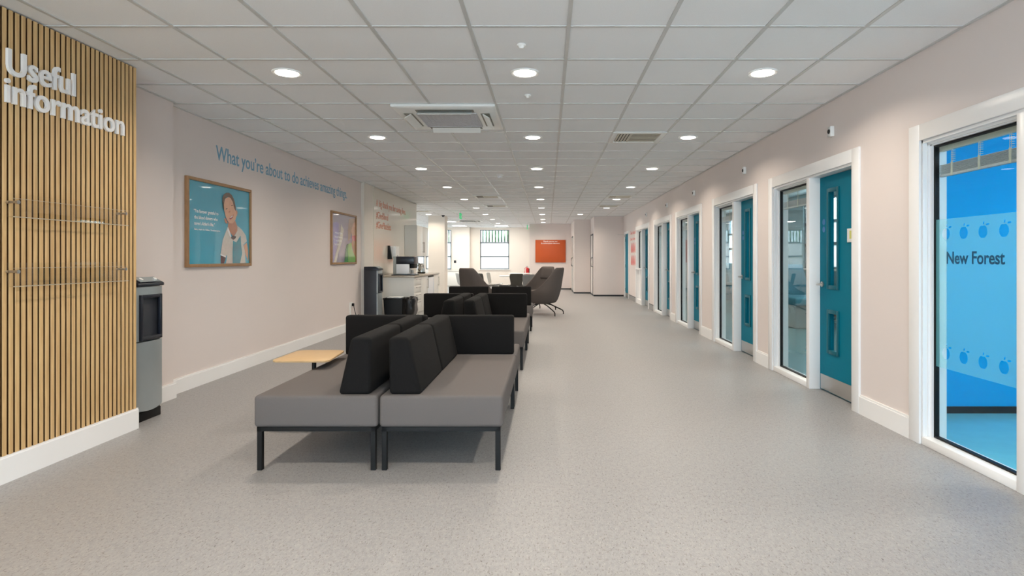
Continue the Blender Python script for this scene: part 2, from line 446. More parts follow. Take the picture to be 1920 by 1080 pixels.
def door_leaf(root, d0, d1, notice=False):
    """leaf hung on its near edge d0, lever near d1"""
    x0, x1 = XR+.09, XR+.134
    v0, v1 = d1-.385, d1-.16
    holes = [(v0+.03, v1-.03, .40, .75), (v0+.03, v1-.03, 1.00, 1.875)]
    leaf = MB().slab('x', x0, x1, d0+.004, d1-.004, .01, ZT-.025, holes).build('door_leaf', 'teal_door', root)
    for _, _, za, zb in holes:
        f = MB(); f.ring('x', x0-.012, x0+.012, v0, v1, za-.03, zb+.03, .036, .004)
        fr = f.build('vision_frame', 'teal_mould', leaf)
        MB().box(x0+.018, x0+.024, v0+.03, v1-.03, za, zb).build('vision_pane', 'pane_clear', leaf)
    MB().box(x0-.003, x0, d0+.02, d1-.02, .015, .155).build('kick_plate', 'steel', leaf)
    h = MB(); yc = d1-.055; z = 1.01
    h.cyl((x0, yc, z), (x0-.010, yc, z), .026); h.cyl((x0-.008, yc, z), (x0-.055, yc, z), .010)
    h.tube([(x0-.05, yc+.008, z), (x0-.055, yc-.01, z), (x0-.055, yc-.06, z), (x0-.05, yc-.125, z)], [.009, .0105, .010, .009])
    h.build('door_handle', 'steel', leaf)
    s = MB(); s.cyl((x0, d1-.085, 1.60), (x0-.002, d1-.085, 1.60), .03); s.cyl((x0, d1-.085, 1.53), (x0-.002, d1-.085, 1.53), .028)
    s.build('door_sticker', 'sticker_blue', leaf)
    if notice:
        m = MB(); m.box(x0-.008, x0, d0+.03, d0+.26, 1.395, 1.515, .002); m.m(1).box(x0-.010, x0-.008, d0+.055, d0+.215, 1.425, 1.495)
        m.build('door_notice', ['white_plastic', 'notice_yellow'], leaf)
def blind(root, g0, g1):
    b = MB(); x = XR+.10
    b.box(x-.012, x+.014, g0, g1, ZT-.085, ZT-.035)
    hr = b.build('blind_head_rail', 'vent_blade', root)
    s = MB()
    for k in range(9): s.box(x-.012, x+.012, g0+.02, g1-.005, ZT-.235+k*.007, ZT-.2315+k*.007)
    s.box(x-.013, x+.013, g0+.02, g1-.005, ZT-.255, ZT-.237, .003)
    s.build('blind_slats', 'grille_grey', root)
    t = MB()
    nn = 3
    for k in range(nn):
        y = g0+(g1-g0)*(.2+.32*k)
        t.box(x-.0145, x-.013, y-.009, y+.009, ZT-.255, ZT-.168)
        for kk in range(6): t.box(x-.010, x+.010, y-.006, y+.006, ZT-.16+kk*.013, ZT-.158+kk*.013)
        t.tube([(x-.011, y-.007, ZT-.24), (x-.011, y-.007, ZT-.05)], .0015, 5); t.tube([(x-.011, y+.007, ZT-.24), (x-.011, y+.007, ZT-.05)], .0015, 5)
    t.build('blind_tapes', 'vent_blade', root)
def screen(n, o0, o1, glass_w=.87, half=False, notice=False):
    tr = struct('trim_%d' % n, (XR, (o0+o1)/2, 0))
    a = MB()
    a.box(XR-.02, XR, o0-AW, o0, 0, ZT+AW-.005, .003); a.box(XR-.02, XR, o1, o1+AW, 0, ZT+AW-.005, .003)
    a.box(XR-.0201, XR, o0, o1, ZT, ZT+AW-.005, .003)
    a.build('architrave', 'white_gloss', tr)
    g0 = o1-glass_w; d1 = g0-.07
    l = MB()
    l.box(XR, XR+.16, o0-.001, o0+.012, 0, ZT); l.box(XR, XR+.16, o1-.012, o1+.001, 0, ZT); l.box(XR, XR+.16, o0, o1, ZT-.02, ZT+.001)
    l.box(XR+.136, XR+.15, o0, o0+.03, 0, ZT)
    l.build('lining', 'white_gloss', tr)
    MB().box(XR-.012, XR+.15, d1, g0, 0, ZT-.02, .003).build('mullion', 'white_gloss', tr)
    w = struct('window_%d' % n, (XR, (g0+o1)/2, 0))
    zb = .055 if not half else .985
    f = MB()
    for (x0, x1, wd) in ((XR+.03, XR+.07, .020), (XR+.045, XR+.12, .034)):
        f.box(x0, x1, g0, g0+wd*.35, zb-.03, ZT-.02); f.box(x0, x1, o1-wd, o1-.012, zb-.03, ZT-.02)
        f.box(x0, x1, g0, o1-.012, ZT-.02-wd*.6, ZT-.02)
    f.box(XR-.008, XR+.13, g0, o1-.01, (0 if not half else zb-.05), zb, .004)
    if half:
        f.box(XR+.05, XR+.08, g0, o1-.01, 0, zb-.05); f.box(XR-.04, XR+.05, g0-.03, o1+.02, zb-.03, zb, .004)
        f.box(XR+.04, XR+.05, o1-.40, o1-.385, 0, zb-.05)
        f.box(XR-.008, XR+.05, g0, o1-.01, 0, .12)
    f.build('window_frame', 'white_gloss', w)
    p0, p1 = g0+.012, o1-.036
    gk = MB(); gk.ring('x', XR+.058, XR+.088, p0, p1, zb, ZT-.04, .012); gk.build('gasket', 'black_metal', w)
    MB().box(XR+.068, XR+.074, p0+.006, p1-.006, zb+.006, ZT-.046).build('pane', 'pane_clear', w)
    if not half: blind(w, p0+.005, p1-.012)
    d = struct('door_%d' % n, (XR, (o0+d1)/2, 0))
    door_leaf(d, o0+.014, d1, notice)
    return w
wins = {}
for k, (o0, o1) in SETS.items():
    wins[k] = screen(k, o0, o1, .83 if k == 2 else .87, half=(k == 7), notice=(k in (3, 4)))
# far teal door
tr = struct('trim_8', (XR, 19.08, 0))
a = MB(); a.box(XR-.02, XR, FAR[0]-.09, FAR[0], 0, ZT+.07, .003); a.box(XR-.02, XR, FAR[1], FAR[1]+.09, 0, ZT+.07, .003); a.box(XR-.02, XR, FAR[0], FAR[1], ZT, ZT+.07, .003)
a.box(XR, XR+.15, FAR[1]-.012, FAR[1], 0, ZT); a.box(XR, XR+.15, FAR[0], FAR[0]+.012, 0, ZT)
a.build('architrave', 'white_gloss', tr)
d = struct('door_8', (XR, 19.08, 0))
lf = MB().box(XR+.005, XR+.049, FAR[0]+.014, FAR[1]-.014, .01, ZT-.01).build('door_leaf', 'teal_door', d)
k = MB()
for z in (.25, 1.02, 1.85): k.cyl((XR-.004, FAR[1]-.014, z-.05), (XR-.004, FAR[1]-.014, z+.05), .009, n=10)
k.build('hinge', 'steel', lf)
MB().box(XR+.002, XR+.005, FAR[0]+.03, FAR[1]-.03, .015, .15).build('kick_plate', 'steel', lf)
k = MB(); k.box(XR-.05, XR+.005, FAR[1]-.24, FAR[1]-.04, ZT-.09, ZT-.035, .006); k.box(XR-.27, XR-.04, FAR[1]-.10, FAR[1]-.075, ZT-.02, ZT-.008)
k.build('door_closer', 'steel', lf)

# lettering and film on the nearest glazed screen
w2 = wins[2]; g0, g1 = 3.21+.02, 4.04-.042; XG = XR+.067
cu = bpy.data.curves.new('film', 'CURVE'); cu.dimensions = '2D'; cu.fill_mode = 'BOTH'
def spl(pts):
    s = cu.splines.new('POLY'); s.points.add(len(pts)-1); s.use_cyclic_u = True
    for q, p in zip(s.points, pts): q.co = (p[0], p[1], 0, 1)
fw = g1-g0
spl([(0, .535), (fw, .535), (fw, 1.512), (0, 1.512)])
def fruit(cx, cz, s):
    """round fruit with a notch, one stalk leaf and one spare leaf to the side"""
    pts = []
    for i in range(28):
        t = 2*PI*i/28; r = 1-.16*math.exp(-((t-PI/2)/.30)**2)-.07*math.exp(-((t-3*PI/2)/.25)**2)
        pts.append((cx+s*r*.92*math.cos(t), cz+s*r*math.sin(t)))
    spl(pts)
    def leaf(x, z, ang, l, w):
        q = [(0, 0), (l*.3, w), (l*.7, w*.8), (l, 0), (l*.7, -w*.7), (l*.3, -w*.8)]
        spl([(x+a*math.cos(ang)-b*math.sin(ang), z+a*math.sin(ang)+b*math.cos(ang)) for a, b in q])
    leaf(cx+s*.05, cz+s*1.03, 1.25, s*.55, s*.14); leaf(cx+s*.55, cz+s*.98, .15, s*.85, s*.16)
for i in range(5):
    y = .105+i*.165
    if y < fw-.05: fruit(y, 1.415, .040); fruit(y, .635, .040)
fo = bpy.data.objects.new('film', cu); COL.objects.link(fo); bpy.context.view_layer.update()
me = bpy.data.meshes.new_from_object(fo.evaluated_get(bpy.context.evaluated_depsgraph_get()))
bpy.data.objects.remove(fo)
for v in me.vertices: v.co = (XG-.0015, g1-v.co.x, v.co.y)
fb = MB(); t = bmesh.new(); t.from_mesh(me); fb._join(t); fb.build('frosted_film', 'frost_film', w2)
tx = MB(); add_text(tx, 'New Forest', (XG-.0022, 3.885, 1.222), (0, -1, 0), .074, .495, .0008, .020)
tx.build('lettering', 'letter_navy', w2)['label'] = 'navy room name lettering'

# rooms behind the right wall
def wall(nm, a, m, kind='structure'): return MB().box(*a).build(nm, m, kind=kind)
wall('wall_partition', (2.68, 5.6, 4.845, 4.87, 0, H), 'blue_wall')
wall('wall_partition', (2.68, 5.6, 4.87, 4.90, 0, H), 'room_wall')
wall('wall_partition', (2.68, 5.6, 1.5, 1.6, 0, H), 'blue_wall')
wall('wall_partition', (2.68, 5.6, 19.9, 20.0, 0, H), 'room_wall')
wall('baseboard_partition', (2.68, 5.6, 4.835, 4.845, 0, .055), 'black_cove')
RW = [(2.3, 4.2), (5.6, 7.4), (8.3, 10.1), (11.3, 13.1), (14.0, 15.8), (16.9, 18.7)]
MB().slab('x', 5.6, 5.75, 1.5, 20, 0, H, [(a, b_, 1.05, 2.5) for a, b_ in RW]).build('wall_outer', 'room_wall', kind='structure')
wall('wall_outer', (5.585, 5.6, 4.9, 19.9, 0, 1.0), 'teal_wall')
for a, b_ in RW: ext_window(n, 'x', 5.6, a, b_, 1.05, 2.5, zs=(1.55, 2.0), out=1); n += 1

# ------------------------------------------------------------------ outside the windows
MB().box(-16, 12, -9, 36, -.3, -.13).build('ground', 'paving', kind='structure')
def fence(name, label, p0, p1, h=3.2, along='x'):
    r = thing(name, ((p0[0]+p1[0])/2, (p0[1]+p1[1])/2, -.13), label, 'fence')
    f = MB(); L = max(abs(p1[0]-p0[0]), abs(p1[1]-p0[1])); k = int(L/.15)
    for i in range(k):
        u = i/k
        x, y = p0[0]+(p1[0]-p0[0])*u, p0[1]+(p1[1]-p0[1])*u
        w = .045
        if along == 'x': f.box(x-w, x+w, y-.01, y+.01, -.13, h)
        else: f.box(x-.01, x+.01, y-w, y+w, -.13, h)
    f.build('pale_bars', 'fence_white', r)
    q = MB()
    for z in (.4, 1.9, 2.9):
        q.box(min(p0[0], p1[0])-.02, max(p0[0], p1[0])+.02, min(p0[1], p1[1])+.02, max(p0[1], p1[1])+.06, z-.03, z+.03)
    q.build('rail', 'fence_white', r)
fence('palisade_fence', 'white palisade fence standing outside the back windows', (-8.4, 29.2), (.4, 29.2))
fence('palisade_fence', 'white palisade fence outside the windows of the side rooms', (8.0, 4), (8.0, 20), along='y')
def hedge(label, c, sx, sy, h):
    m = MB()
    for i in range(int(sx*sy*110)):
        t = bmesh.new(); r = random.uniform(.25, .5)
        bmesh.ops.create_icosphere(t, subdivisions=2, radius=r, matrix=Matrix.Translation((c[0]+random.uniform(-sx, sx), c[1]+random.uniform(-sy, sy), random.uniform(0, h))))
        for v in t.verts: v.co += Vector((random.uniform(-1, 1), random.uniform(-1, 1), random.uniform(-1, 1)))*.07
        m._join(t)
    o = m.build('hedge', 'leaf_green', angle=10); tag(o, label, 'hedge')
hedge('loose green hedge behind the white fence outside the back windows', (-3.9, 31), 4.6, .7, 3.4)
hedge('green hedge growing behind the fence beside the side rooms', (9.6, 12), .6, 8, 2.4)

# ------------------------------------------------------------------ slatted panel, its sign and leaflet shelves
sp = thing('slatted_wood_panel', (-3.06, 2.6, .152), 'tall oak slatted panel covering the wall by the raised white sign', 'wall panel')
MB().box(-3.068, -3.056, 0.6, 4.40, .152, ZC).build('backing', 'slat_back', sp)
s = MB()
y = 4.40-.028
while y > .6:
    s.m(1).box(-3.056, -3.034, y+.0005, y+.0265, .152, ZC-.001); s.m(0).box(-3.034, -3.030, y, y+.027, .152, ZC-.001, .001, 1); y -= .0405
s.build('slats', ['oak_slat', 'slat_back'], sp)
sg = thing('raised_sign', (-3.03, 3.7, 2.12), 'raised white sign reading Useful information on the oak slats', 'sign')
t = MB(); add_text(t, 'Useful', (-3.028, 3.335, 2.290), (0, 1, 0), .138, .48, .016, .014); t.build('lettering', 'letter_white', sg)
t = MB(); add_text(t, 'information', (-3.028, 3.325, 2.130), (0, 1, 0), .138, .93, .016, .014); t.build('lettering', 'letter_white', sg)
def leaflet_shelf(z, label):
    r = thing('leaflet_shelf', (-3.03, 3.75, z), label, 'leaflet shelf', 'clear leaflet shelves on the slats')
    m = MB(); y0, y1 = 3.325, 4.235
    m.box(-3.014, -3.010, y0, y1, z, z+.135); m.box(-3.010, -2.972, y0, y1, z, z+.004); m.box(-2.976, -2.972, y0, y1, z, z+.105)
    m.build('acrylic_tray', 'acrylic', r)
    e = MB(); e.box(-2.9765, -2.9715, y0, y1, z-.0005, z+.0045); e.box(-2.9765, -2.9715, y0, y1, z+.1045, z+.106); e.build('edge_glint_strip', 'edge_glint', r)  # pale strips stand in for light refracted along the tray edges
    for yy in (y0+.02, y1-.035):
        k = MB(); k.cyl((-3.0295, yy, z+.085), (-3.014, yy, z+.085), .008, n=14); k.cyl((-3.010, yy, z+.085), (-2.964, yy, z+.085), .007, n=14); k.cyl((-2.972, yy, z+.085), (-2.962, yy, z+.085), .011, n=16)
        k.build('standoff_bolt', 'steel', r)
leaflet_shelf(1.485, 'upper clear acrylic leaflet shelf on the oak slats'); leaflet_shelf(1.095, 'lower clear acrylic leaflet shelf on the oak slats')

# ------------------------------------------------------------------ wall lettering and posters
sl_ = thing('wall_slogan', (XL, 8.2, 2.285), 'blue slogan lettering high on the wall above both posters', 'lettering')
t = MB(); add_text(t, "What you\u2019re about to do achieves amazing things.", (XL, 6.21, 2.285), (0, 1, 0), .148, 4.05, .002, .008)
t.build('lettering', 'letter_blue', sl_)
def poly_layer(mb, i, pts, x, y0, z0, d):
    mb.m(i); t = bmesh.new()
    vs = [t.verts.new((x, y0+a, z0+b)) for a, b in pts]
    f = t.faces.new(vs); f.normal_update()
    if f.normal.x < 0: f.normal_flip()
    bmesh.ops.triangulate(t, faces=[f], quad_method='BEAUTY', ngon_method='EAR_CLIP')
    mb._join(t)
BOY = [
 ('ink_sleeve', [(0.574, 0.086), (0.675, 0.066), (0.66, 0.031), (0.638, 0.004), (0.574, 0.004)]),
 ('ink_skin', [(1.051, 0.205), (1.118, 0.238), (1.148, 0.148), (1.150, 0.051), (1.148, 0.024), (1.093, 0.094)]),
 ('ink_shirt', [(0.713, 0.396), (0.66, 0.321), (0.612, 0.249), (0.583, 0.14), (0.569, 0.096), (0.657, 0.071), (0.698, 0.093), (0.686, 0.031), (0.675, 0.003), (1.093, 0.003), (1.072, 0.147), (1.04, 0.208), (1.118, 0.252), (1.093, 0.318), (1.009, 0.378), (0.915, 0.417), (0.911, 0.363), (0.838, 0.285), (0.78, 0.293)]),
 ('ink_skin_dark', [(0.72, 0.46), (0.858, 0.478), (0.907, 0.414), (0.911, 0.363), (0.828, 0.286), (0.751, 0.345), (0.713, 0.394)]),
 ('ink_scarf', [(0.818, 0.251), (0.887, 0.232), (0.978, 0.313), (0.993, 0.198), (1.013, 0.114), (0.968, 0.003), (0.809, 0.003), (0.809, 0.143)]),
 ('ink_cuff', [(0.569, 0.105), (0.675, 0.079), (0.67, 0.065), (0.567, 0.091)]),
 ('ink_cuff', [(0.713, 0.396), (0.751, 0.345), (0.78, 0.293), (0.766, 0.28), (0.703, 0.353)]),
 ('ink_bow', [(0.77, 0.277), (0.809, 0.307), (0.879, 0.297), (0.867, 0.276), (0.818, 0.259)]),
 ('ink_skin_dark', [(0.864, 0.577), (0.895, 0.592), (0.911, 0.56), (0.891, 0.519), (0.867, 0.526)]),
 ('ink_skin_dark', [(0.638, 0.484), (0.668, 0.481), (0.709, 0.438), (0.679, 0.424), (0.649, 0.445)]),
 ('ink_skin', [(0.629, 0.657), (0.666, 0.696), (0.732, 0.72), (0.785, 0.708), (0.82, 0.676), (0.852, 0.627), (0.871, 0.577), (0.887, 0.537), (0.864, 0.479), (0.809, 0.437), (0.747, 0.436), (0.698, 0.461), (0.66, 0.506), (0.634, 0.568)]),
 ('ink_hair', [(0.601, 0.655), (0.601, 0.694), (0.623, 0.731), (0.675, 0.757), (0.732, 0.763), (0.785, 0.746), (0.824, 0.712), (0.852, 0.668), (0.871, 0.614), (0.867, 0.577), (0.838, 0.606), (0.809, 0.669), (0.76, 0.711), (0.694, 0.714), (0.646, 0.684), (0.631, 0.628), (0.634, 0.563), (0.612, 0.591)]),
 ('ink_mouth', [(0.732, 0.483), (0.78, 0.517), (0.824, 0.537), (0.809, 0.501), (0.762, 0.475)]),
 ('ink_cuff', [(0.743, 0.49), (0.781, 0.513), (0.813, 0.528), (0.799, 0.51), (0.766, 0.494)]),
 ('ink_ink', [(0.657, 0.578), (0.679, 0.59), (0.705, 0.59), (0.683, 0.58)]),
 ('ink_ink', [(0.766, 0.624), (0.789, 0.636), (0.82, 0.639), (0.793, 0.628)]),
 ('ink_skin_dark', [(0.709, 0.554), (0.747, 0.573), (0.758, 0.558), (0.728, 0.546)]),
]
GIRL = [
 ('ink_purple', [(0.072, 0.642), (0.218, 0.661), (0.323, 0.646), (0.308, 0.477), (0.248, 0.328), (0.159, 0.138), (0.072, 0.003), (0.031, 0.003), (0.072, 0.343)]),
 ('ink_ribbon', [(0.431, 0.642), (0.556, 0.552), (0.509, 0.399), (0.4, 0.268), (0.293, 0.139), (0.204, 0.003), (0.101, 0.003), (0.189, 0.139), (0.323, 0.308), (0.4, 0.481)]),
 ('ink_blonde', [(0.834, 0.754), (1.143, 0.78), (1.168, 0.721), (1.022, 0.676), (0.987, 0.55), (0.884, 0.412), (0.784, 0.364), (0.767, 0.562)]),
 ('ink_skin', [(1.022, 0.676), (1.168, 0.722), (1.168, 0.48), (0.987, 0.46), (0.935, 0.548)]),
 ('ink_tan', [(0.987, 0.381), (1.168, 0.377), (1.168, 0.089), (1.056, 0.168), (0.952, 0.324)]),
 ('ink_pink', [(0.97, 0.46), (1.168, 0.48), (1.168, 0.377), (0.987, 0.381)]),
 ('ink_green', [(0.701, 0.296), (0.784, 0.32), (0.757, 0.187), (0.784, 0.005), (0.588, 0.004), (0.636, 0.142)]),
 ('ink_lime', [(0.784, 0.309), (0.952, 0.347), (0.97, 0.257), (1.074, 0.145), (1.166, 0.089), (1.163, 0.004), (0.952, 0.004), (0.784, 0.005), (0.751, 0.187)]),
]
def poster(y0, z0, w, h, ground, layers, lines, label, cat='framed poster'):
    """y0,z0: inner picture corner"""
    r = thing('framed_poster', (XL, y0+w/2, z0), label, cat, 'framed posters on the wall')
    f = MB(); f.ring('x', XL, XL+.032, y0-.03, y0+w+.03, z0-.03, z0+h+.03, .031, .003); f.build('oak_frame', 'oak_frame', r)
    names = [ground]+sorted({a for a, _ in layers})+['letter_white']
    x = XL+.014
    p = MB(); p.box(XL+.002, x, y0, y0+w, z0, z0+h)
    for k, (a, pts) in enumerate(layers): poly_layer(p, names.index(a), pts, x+.0004*(k+1), y0, z0, .001)
    p.m(len(names)-1)
    for (txt, yy, zz, cap, wd) in lines: add_text(p, txt, (x+.0005, y0+yy, z0+zz), (0, 1, 0), cap, wd, .0006, .012)
    p.build('printed_picture', names, r)
poster(5.70, 1.20, 1.17, .815, 'poster_teal', BOY,
       [("\u201cI\u2019m forever grateful to", .10, .505, .032, .43), ('the blood donors who', .105, .445, .032, .41), ('saved Aiden\u2019s life.\u201d', .105, .385, .032, .36), ('Sam, mum to Aiden, Southampton', .105, .335, .016, .46)],
       'oak framed poster of a laughing boy on a teal ground')
poster(9.50, 1.19, 1.17, .80, 'poster_mauve', GIRL,
       [('Without these', .13, .47, .03, .36), ('blood donors', .13, .405, .03, .36), ('I would not', .13, .345, .03, .33), ('be here.', .13, .285, .03, .22)],
       'oak framed mauve poster of a figure in a lime green dress')
# socket and cables
so = thing('wall_socket', (XL, 10.46, .36), 'white wall socket with black plug beside the far water dispenser', 'socket')
MB().box(XL, XL+.012, 10.38, 10.53, .40, .49, .003).build('face_plate', 'white_plastic', so)
MB().box(XL+.012, XL+.05, 10.47, 10.51, .42, .47, .006).build('plug', 'black_metal', so)
MB().box(XL, XL+.014, 10.40, 10.43, .05, .40).build('conduit', 'white_plastic', so)
k = MB(); k.tube([(XL+.045, 10.49, .42), (XL+.06, 10.50, .33), (XL+.06, 10.58, .22), (XL+.05, 10.72, .25), (XL+.06, 10.86, .16), (XL+.075, 10.948, .14)], .006)
tag(k.build('power_cable', 'black_metal'), 'black power cable looping from the wall socket to the dispenser', 'cable')

# ------------------------------------------------------------------ water dispensers (built at the origin: depth 0..-.27 in x, y 0...31)
def make_dispenser(label):
    r = thing('water_dispenser', (0, 0, 0), label, 'water dispenser', 'floor standing water dispensers')
    w = .31; d = .27
    b = MB(); b.box(-d, -.03, .004, w-.004, .05, 1.045, .006); b.build('body', 'charcoal', r)
    def bow(y): return -.018*((2*(y-w/2)/w)**2)
    def front(z0, z1, ya=0, yb=w, lift=0):
        m = MB(); rings = []
        for i in range(9):
            y = ya+(yb-ya)*i/8
            lo = z0+lift*((2*(y-w/2)/w)**2)
            rings.append([(-.035, y, lo), (bow(y), y, lo), (bow(y), y, z1), (-.035, y, z1)])
        return m.loft(rings)
    lowr = front(.075, .612, lift=.02); lowr.build('lower_door', 'silver', r)
    up = front(.62, 1.035, 0, .03); 
    for a in ((.285, .31),): 
        t = front(.62, 1.035, *a); tm = bpy.data.meshes.new('t'); t.bm.to_mesh(tm); up.bm.from_mesh(tm); bpy.data.meshes.remove(tm)
    t = front(.975, 1.035, .03, .285); tm = bpy.data.meshes.new('t'); t.bm.to_mesh(tm); up.bm.from_mesh(tm); bpy.data.meshes.remove(tm)
    up.build('upper_front', 'silver', r)
    rc = MB(); rc.box(-.16, -.15, .03, .285, .63, .975); rc.box(-.15, -.012, .03, .04, .63, .975); rc.box(-.15, -.012, .275, .285, .63, .975); rc.box(-.15, -.012, .04, .275, .965, .975)
    rc.build('recess', 'dark_recess', r)
    fr = MB(); fr.ring('x', -.018, .004, .03, .285, .622, .975, .028, .005); fr.build('recess_frame', 'dark_plastic', r)
    tap = MB(); tap.cyl((-.06, .09, .965), (-.06, .09, .70), .012, .008, 12); tap.box(-.09, -.03, .07, .25, .93, .965, .004); tap.build('tap', 'charcoal', r)
    dt = MB(); dt.box(-.15, .008, .04, .275, .63, .652, .006); dt.build('drip_tray', 'charcoal', r)
    top = MB(); top.prism([(-d, 0, 1.04), (.004, 0, 1.04), (.004, 0, 1.062), (-.075, 0, 1.105), (-d, 0, 1.105)], (0, w, 0), .008); tp = top.build('console', 'dark_plastic', r)
    bt = MB(); bt.prism([(-.006, .035, 1.072), (-.066, .035, 1.105), (-.066, .275, 1.105), (-.006, .275, 1.072)], (.003, 0, .005), .001, 1); bt.build('control_panel', 'silver', tp)
    for yy in (.075, .235): MB().cyl((-.03, yy, 1.09), (-.025, yy, 1.098), .016, n=14).build('button', 'white_plastic', tp)
    bs = MB(); bs.box(-.24, -.02, .01, w-.01, 0, .07, .004); bs.build('plinth', 'black_metal', r)
    return r
dp = make_dispenser('silver fronted water dispenser tucked behind the oak slatted panel')
d2 = copy_tree(dp); d2['label'] = 'charcoal sided water dispenser beside the kitchen counter and wall socket'
dp.location = (-3.095, 4.51, 0); d2.location = (-3.105, 10.96, 0)

# ------------------------------------------------------------------ seating
CX = -1.0
def make_double():
    r = thing('double_bench', (0, 0, 0), '', 'bench', 'upholstered back to back benches')
    # local: x 0..0.735 outwards from the spine, y 0..1.5
    MB().box(.005, .735, 0, 1.50, .257, .445, .022, 4).build('seat', 'grey_fabric', r)
    for i in range(2):
        y0 = .03+i*.745; y1 = y0+.735
        m = MB(); m.prism([(.055, y0, .440), (.250, y0, .440), (.172, y0, .785), (.050, y0, .785)], (0, y1-y0, 0), .028, 4)
        m.build('back_cushion', 'black_fabric', r)
    f = MB(); z0, z1 = .232, .258
    for x in (.02, .695): f.box(x, x+.025, .012, 1.488, z0, z1)
    for y in (.012, 1.463): f.box(.02, .72, y, y+.025, z0, z1)
    f.build('frame', 'black_metal', r)
    for x in (.018, .690):
        for y in (.012, 1.458): MB().box(x, x+.030, y, y+.030, 0, .24, .002, 1).build('leg', 'black_metal', r)
    return r
def make_single():
    r = thing('single_bench', (0, 0, 0), '', 'bench', 'upholstered single benches with black backs')
    MB().box(.005, .735, 0, .655, .257, .445, .022, 4).build('seat', 'grey_fabric', r)
    MB().box(.028, .712, .012, .115, .440, .772, .020, 4).build('backrest', 'black_fabric', r)
    f = MB(); z0, z1 = .232, .258
    for x in (.02, .695): f.box(x, x+.025, .012, .643, z0, z1)
    for y in (.012, .618): f.box(.02, .72, y, y+.025, z0, z1)
    f.build('frame', 'black_metal', r)
    for x in (.018, .690):
        for y in (.012, .613): MB().box(x, x+.030, y, y+.030, 0, .24, .002, 1).build('leg', 'black_metal', r)
    return r
def mirror_tree(o):
    c = copy_tree(o)
    for ch in c.children:
        me = ch.data.copy(); bm = bmesh.new(); bm.from_mesh(me)
        for v in bm.verts: v.co.x = -v.co.x
        bmesh.ops.reverse_faces(bm, faces=bm.faces[:]); bm.to_mesh(me); bm.free(); ch.data = me
    return c
dr = make_double(); dl = mirror_tree(dr); sr = make_single(); sl = mirror_tree(sr)
seatinfo = []
def grp(i, y0, doubles=True):
    pos = ('nearest', 'middle', 'farthest')[i]
    for (d_, s_, side) in ((dr, sr, 'door'), (dl, sl, 'poster')):
        if doubles:
            a = d_ if i == 0 else copy_tree(d_)
            place(a, (CX, y0, 0), 0, f'{pos} grey double bench with black wedge cushions, facing the {side} wall' if i == 0 else f'grey double bench in the second seating block, facing the {side} wall')
        b = s_ if i == 0 else copy_tree(s_)
        place(b, (CX, y0+(1.515 if doubles else 0), 0), 0, f'grey end seat with straight black back in the {pos} seating block, on the {side} side')
grp(0, 3.52); grp(1, 6.70); grp(2, 10.30, False)
# wooden side table on a post beside the nearest bench
tb = thing('side_table', (-1.82, 4.58, 0), 'small oak topped side table beside the nearest bench', 'table')
t = MB(); pts = []
for (cx, cy, a0) in ((-1.70, 4.80, 0), (-1.96, 4.80, 90), (-1.96, 4.40, 180), (-1.66, 4.40, 270)):
    for k in range(6):
        a = math.radians(a0+k*18); pts.append((cx+.06*math.cos(a), cy+.06*math.sin(a), .497))
t.prism(pts, (0, 0, .013), .003, 2); t.build('table_top', 'oak_table', tb)
MB().cyl((-1.76, 4.50, .02), (-1.76, 4.50, .497), .016).build('post', 'black_metal', tb)
MB().box(-1.95, -1.745, 4.36, 4.80, .0, .012, .004).build('base_plate', 'black_metal', tb)
MB().box(-1.78, -1.64, 4.42, 4.58, .485, .497, .002).build('top_bracket', 'black_metal', tb)

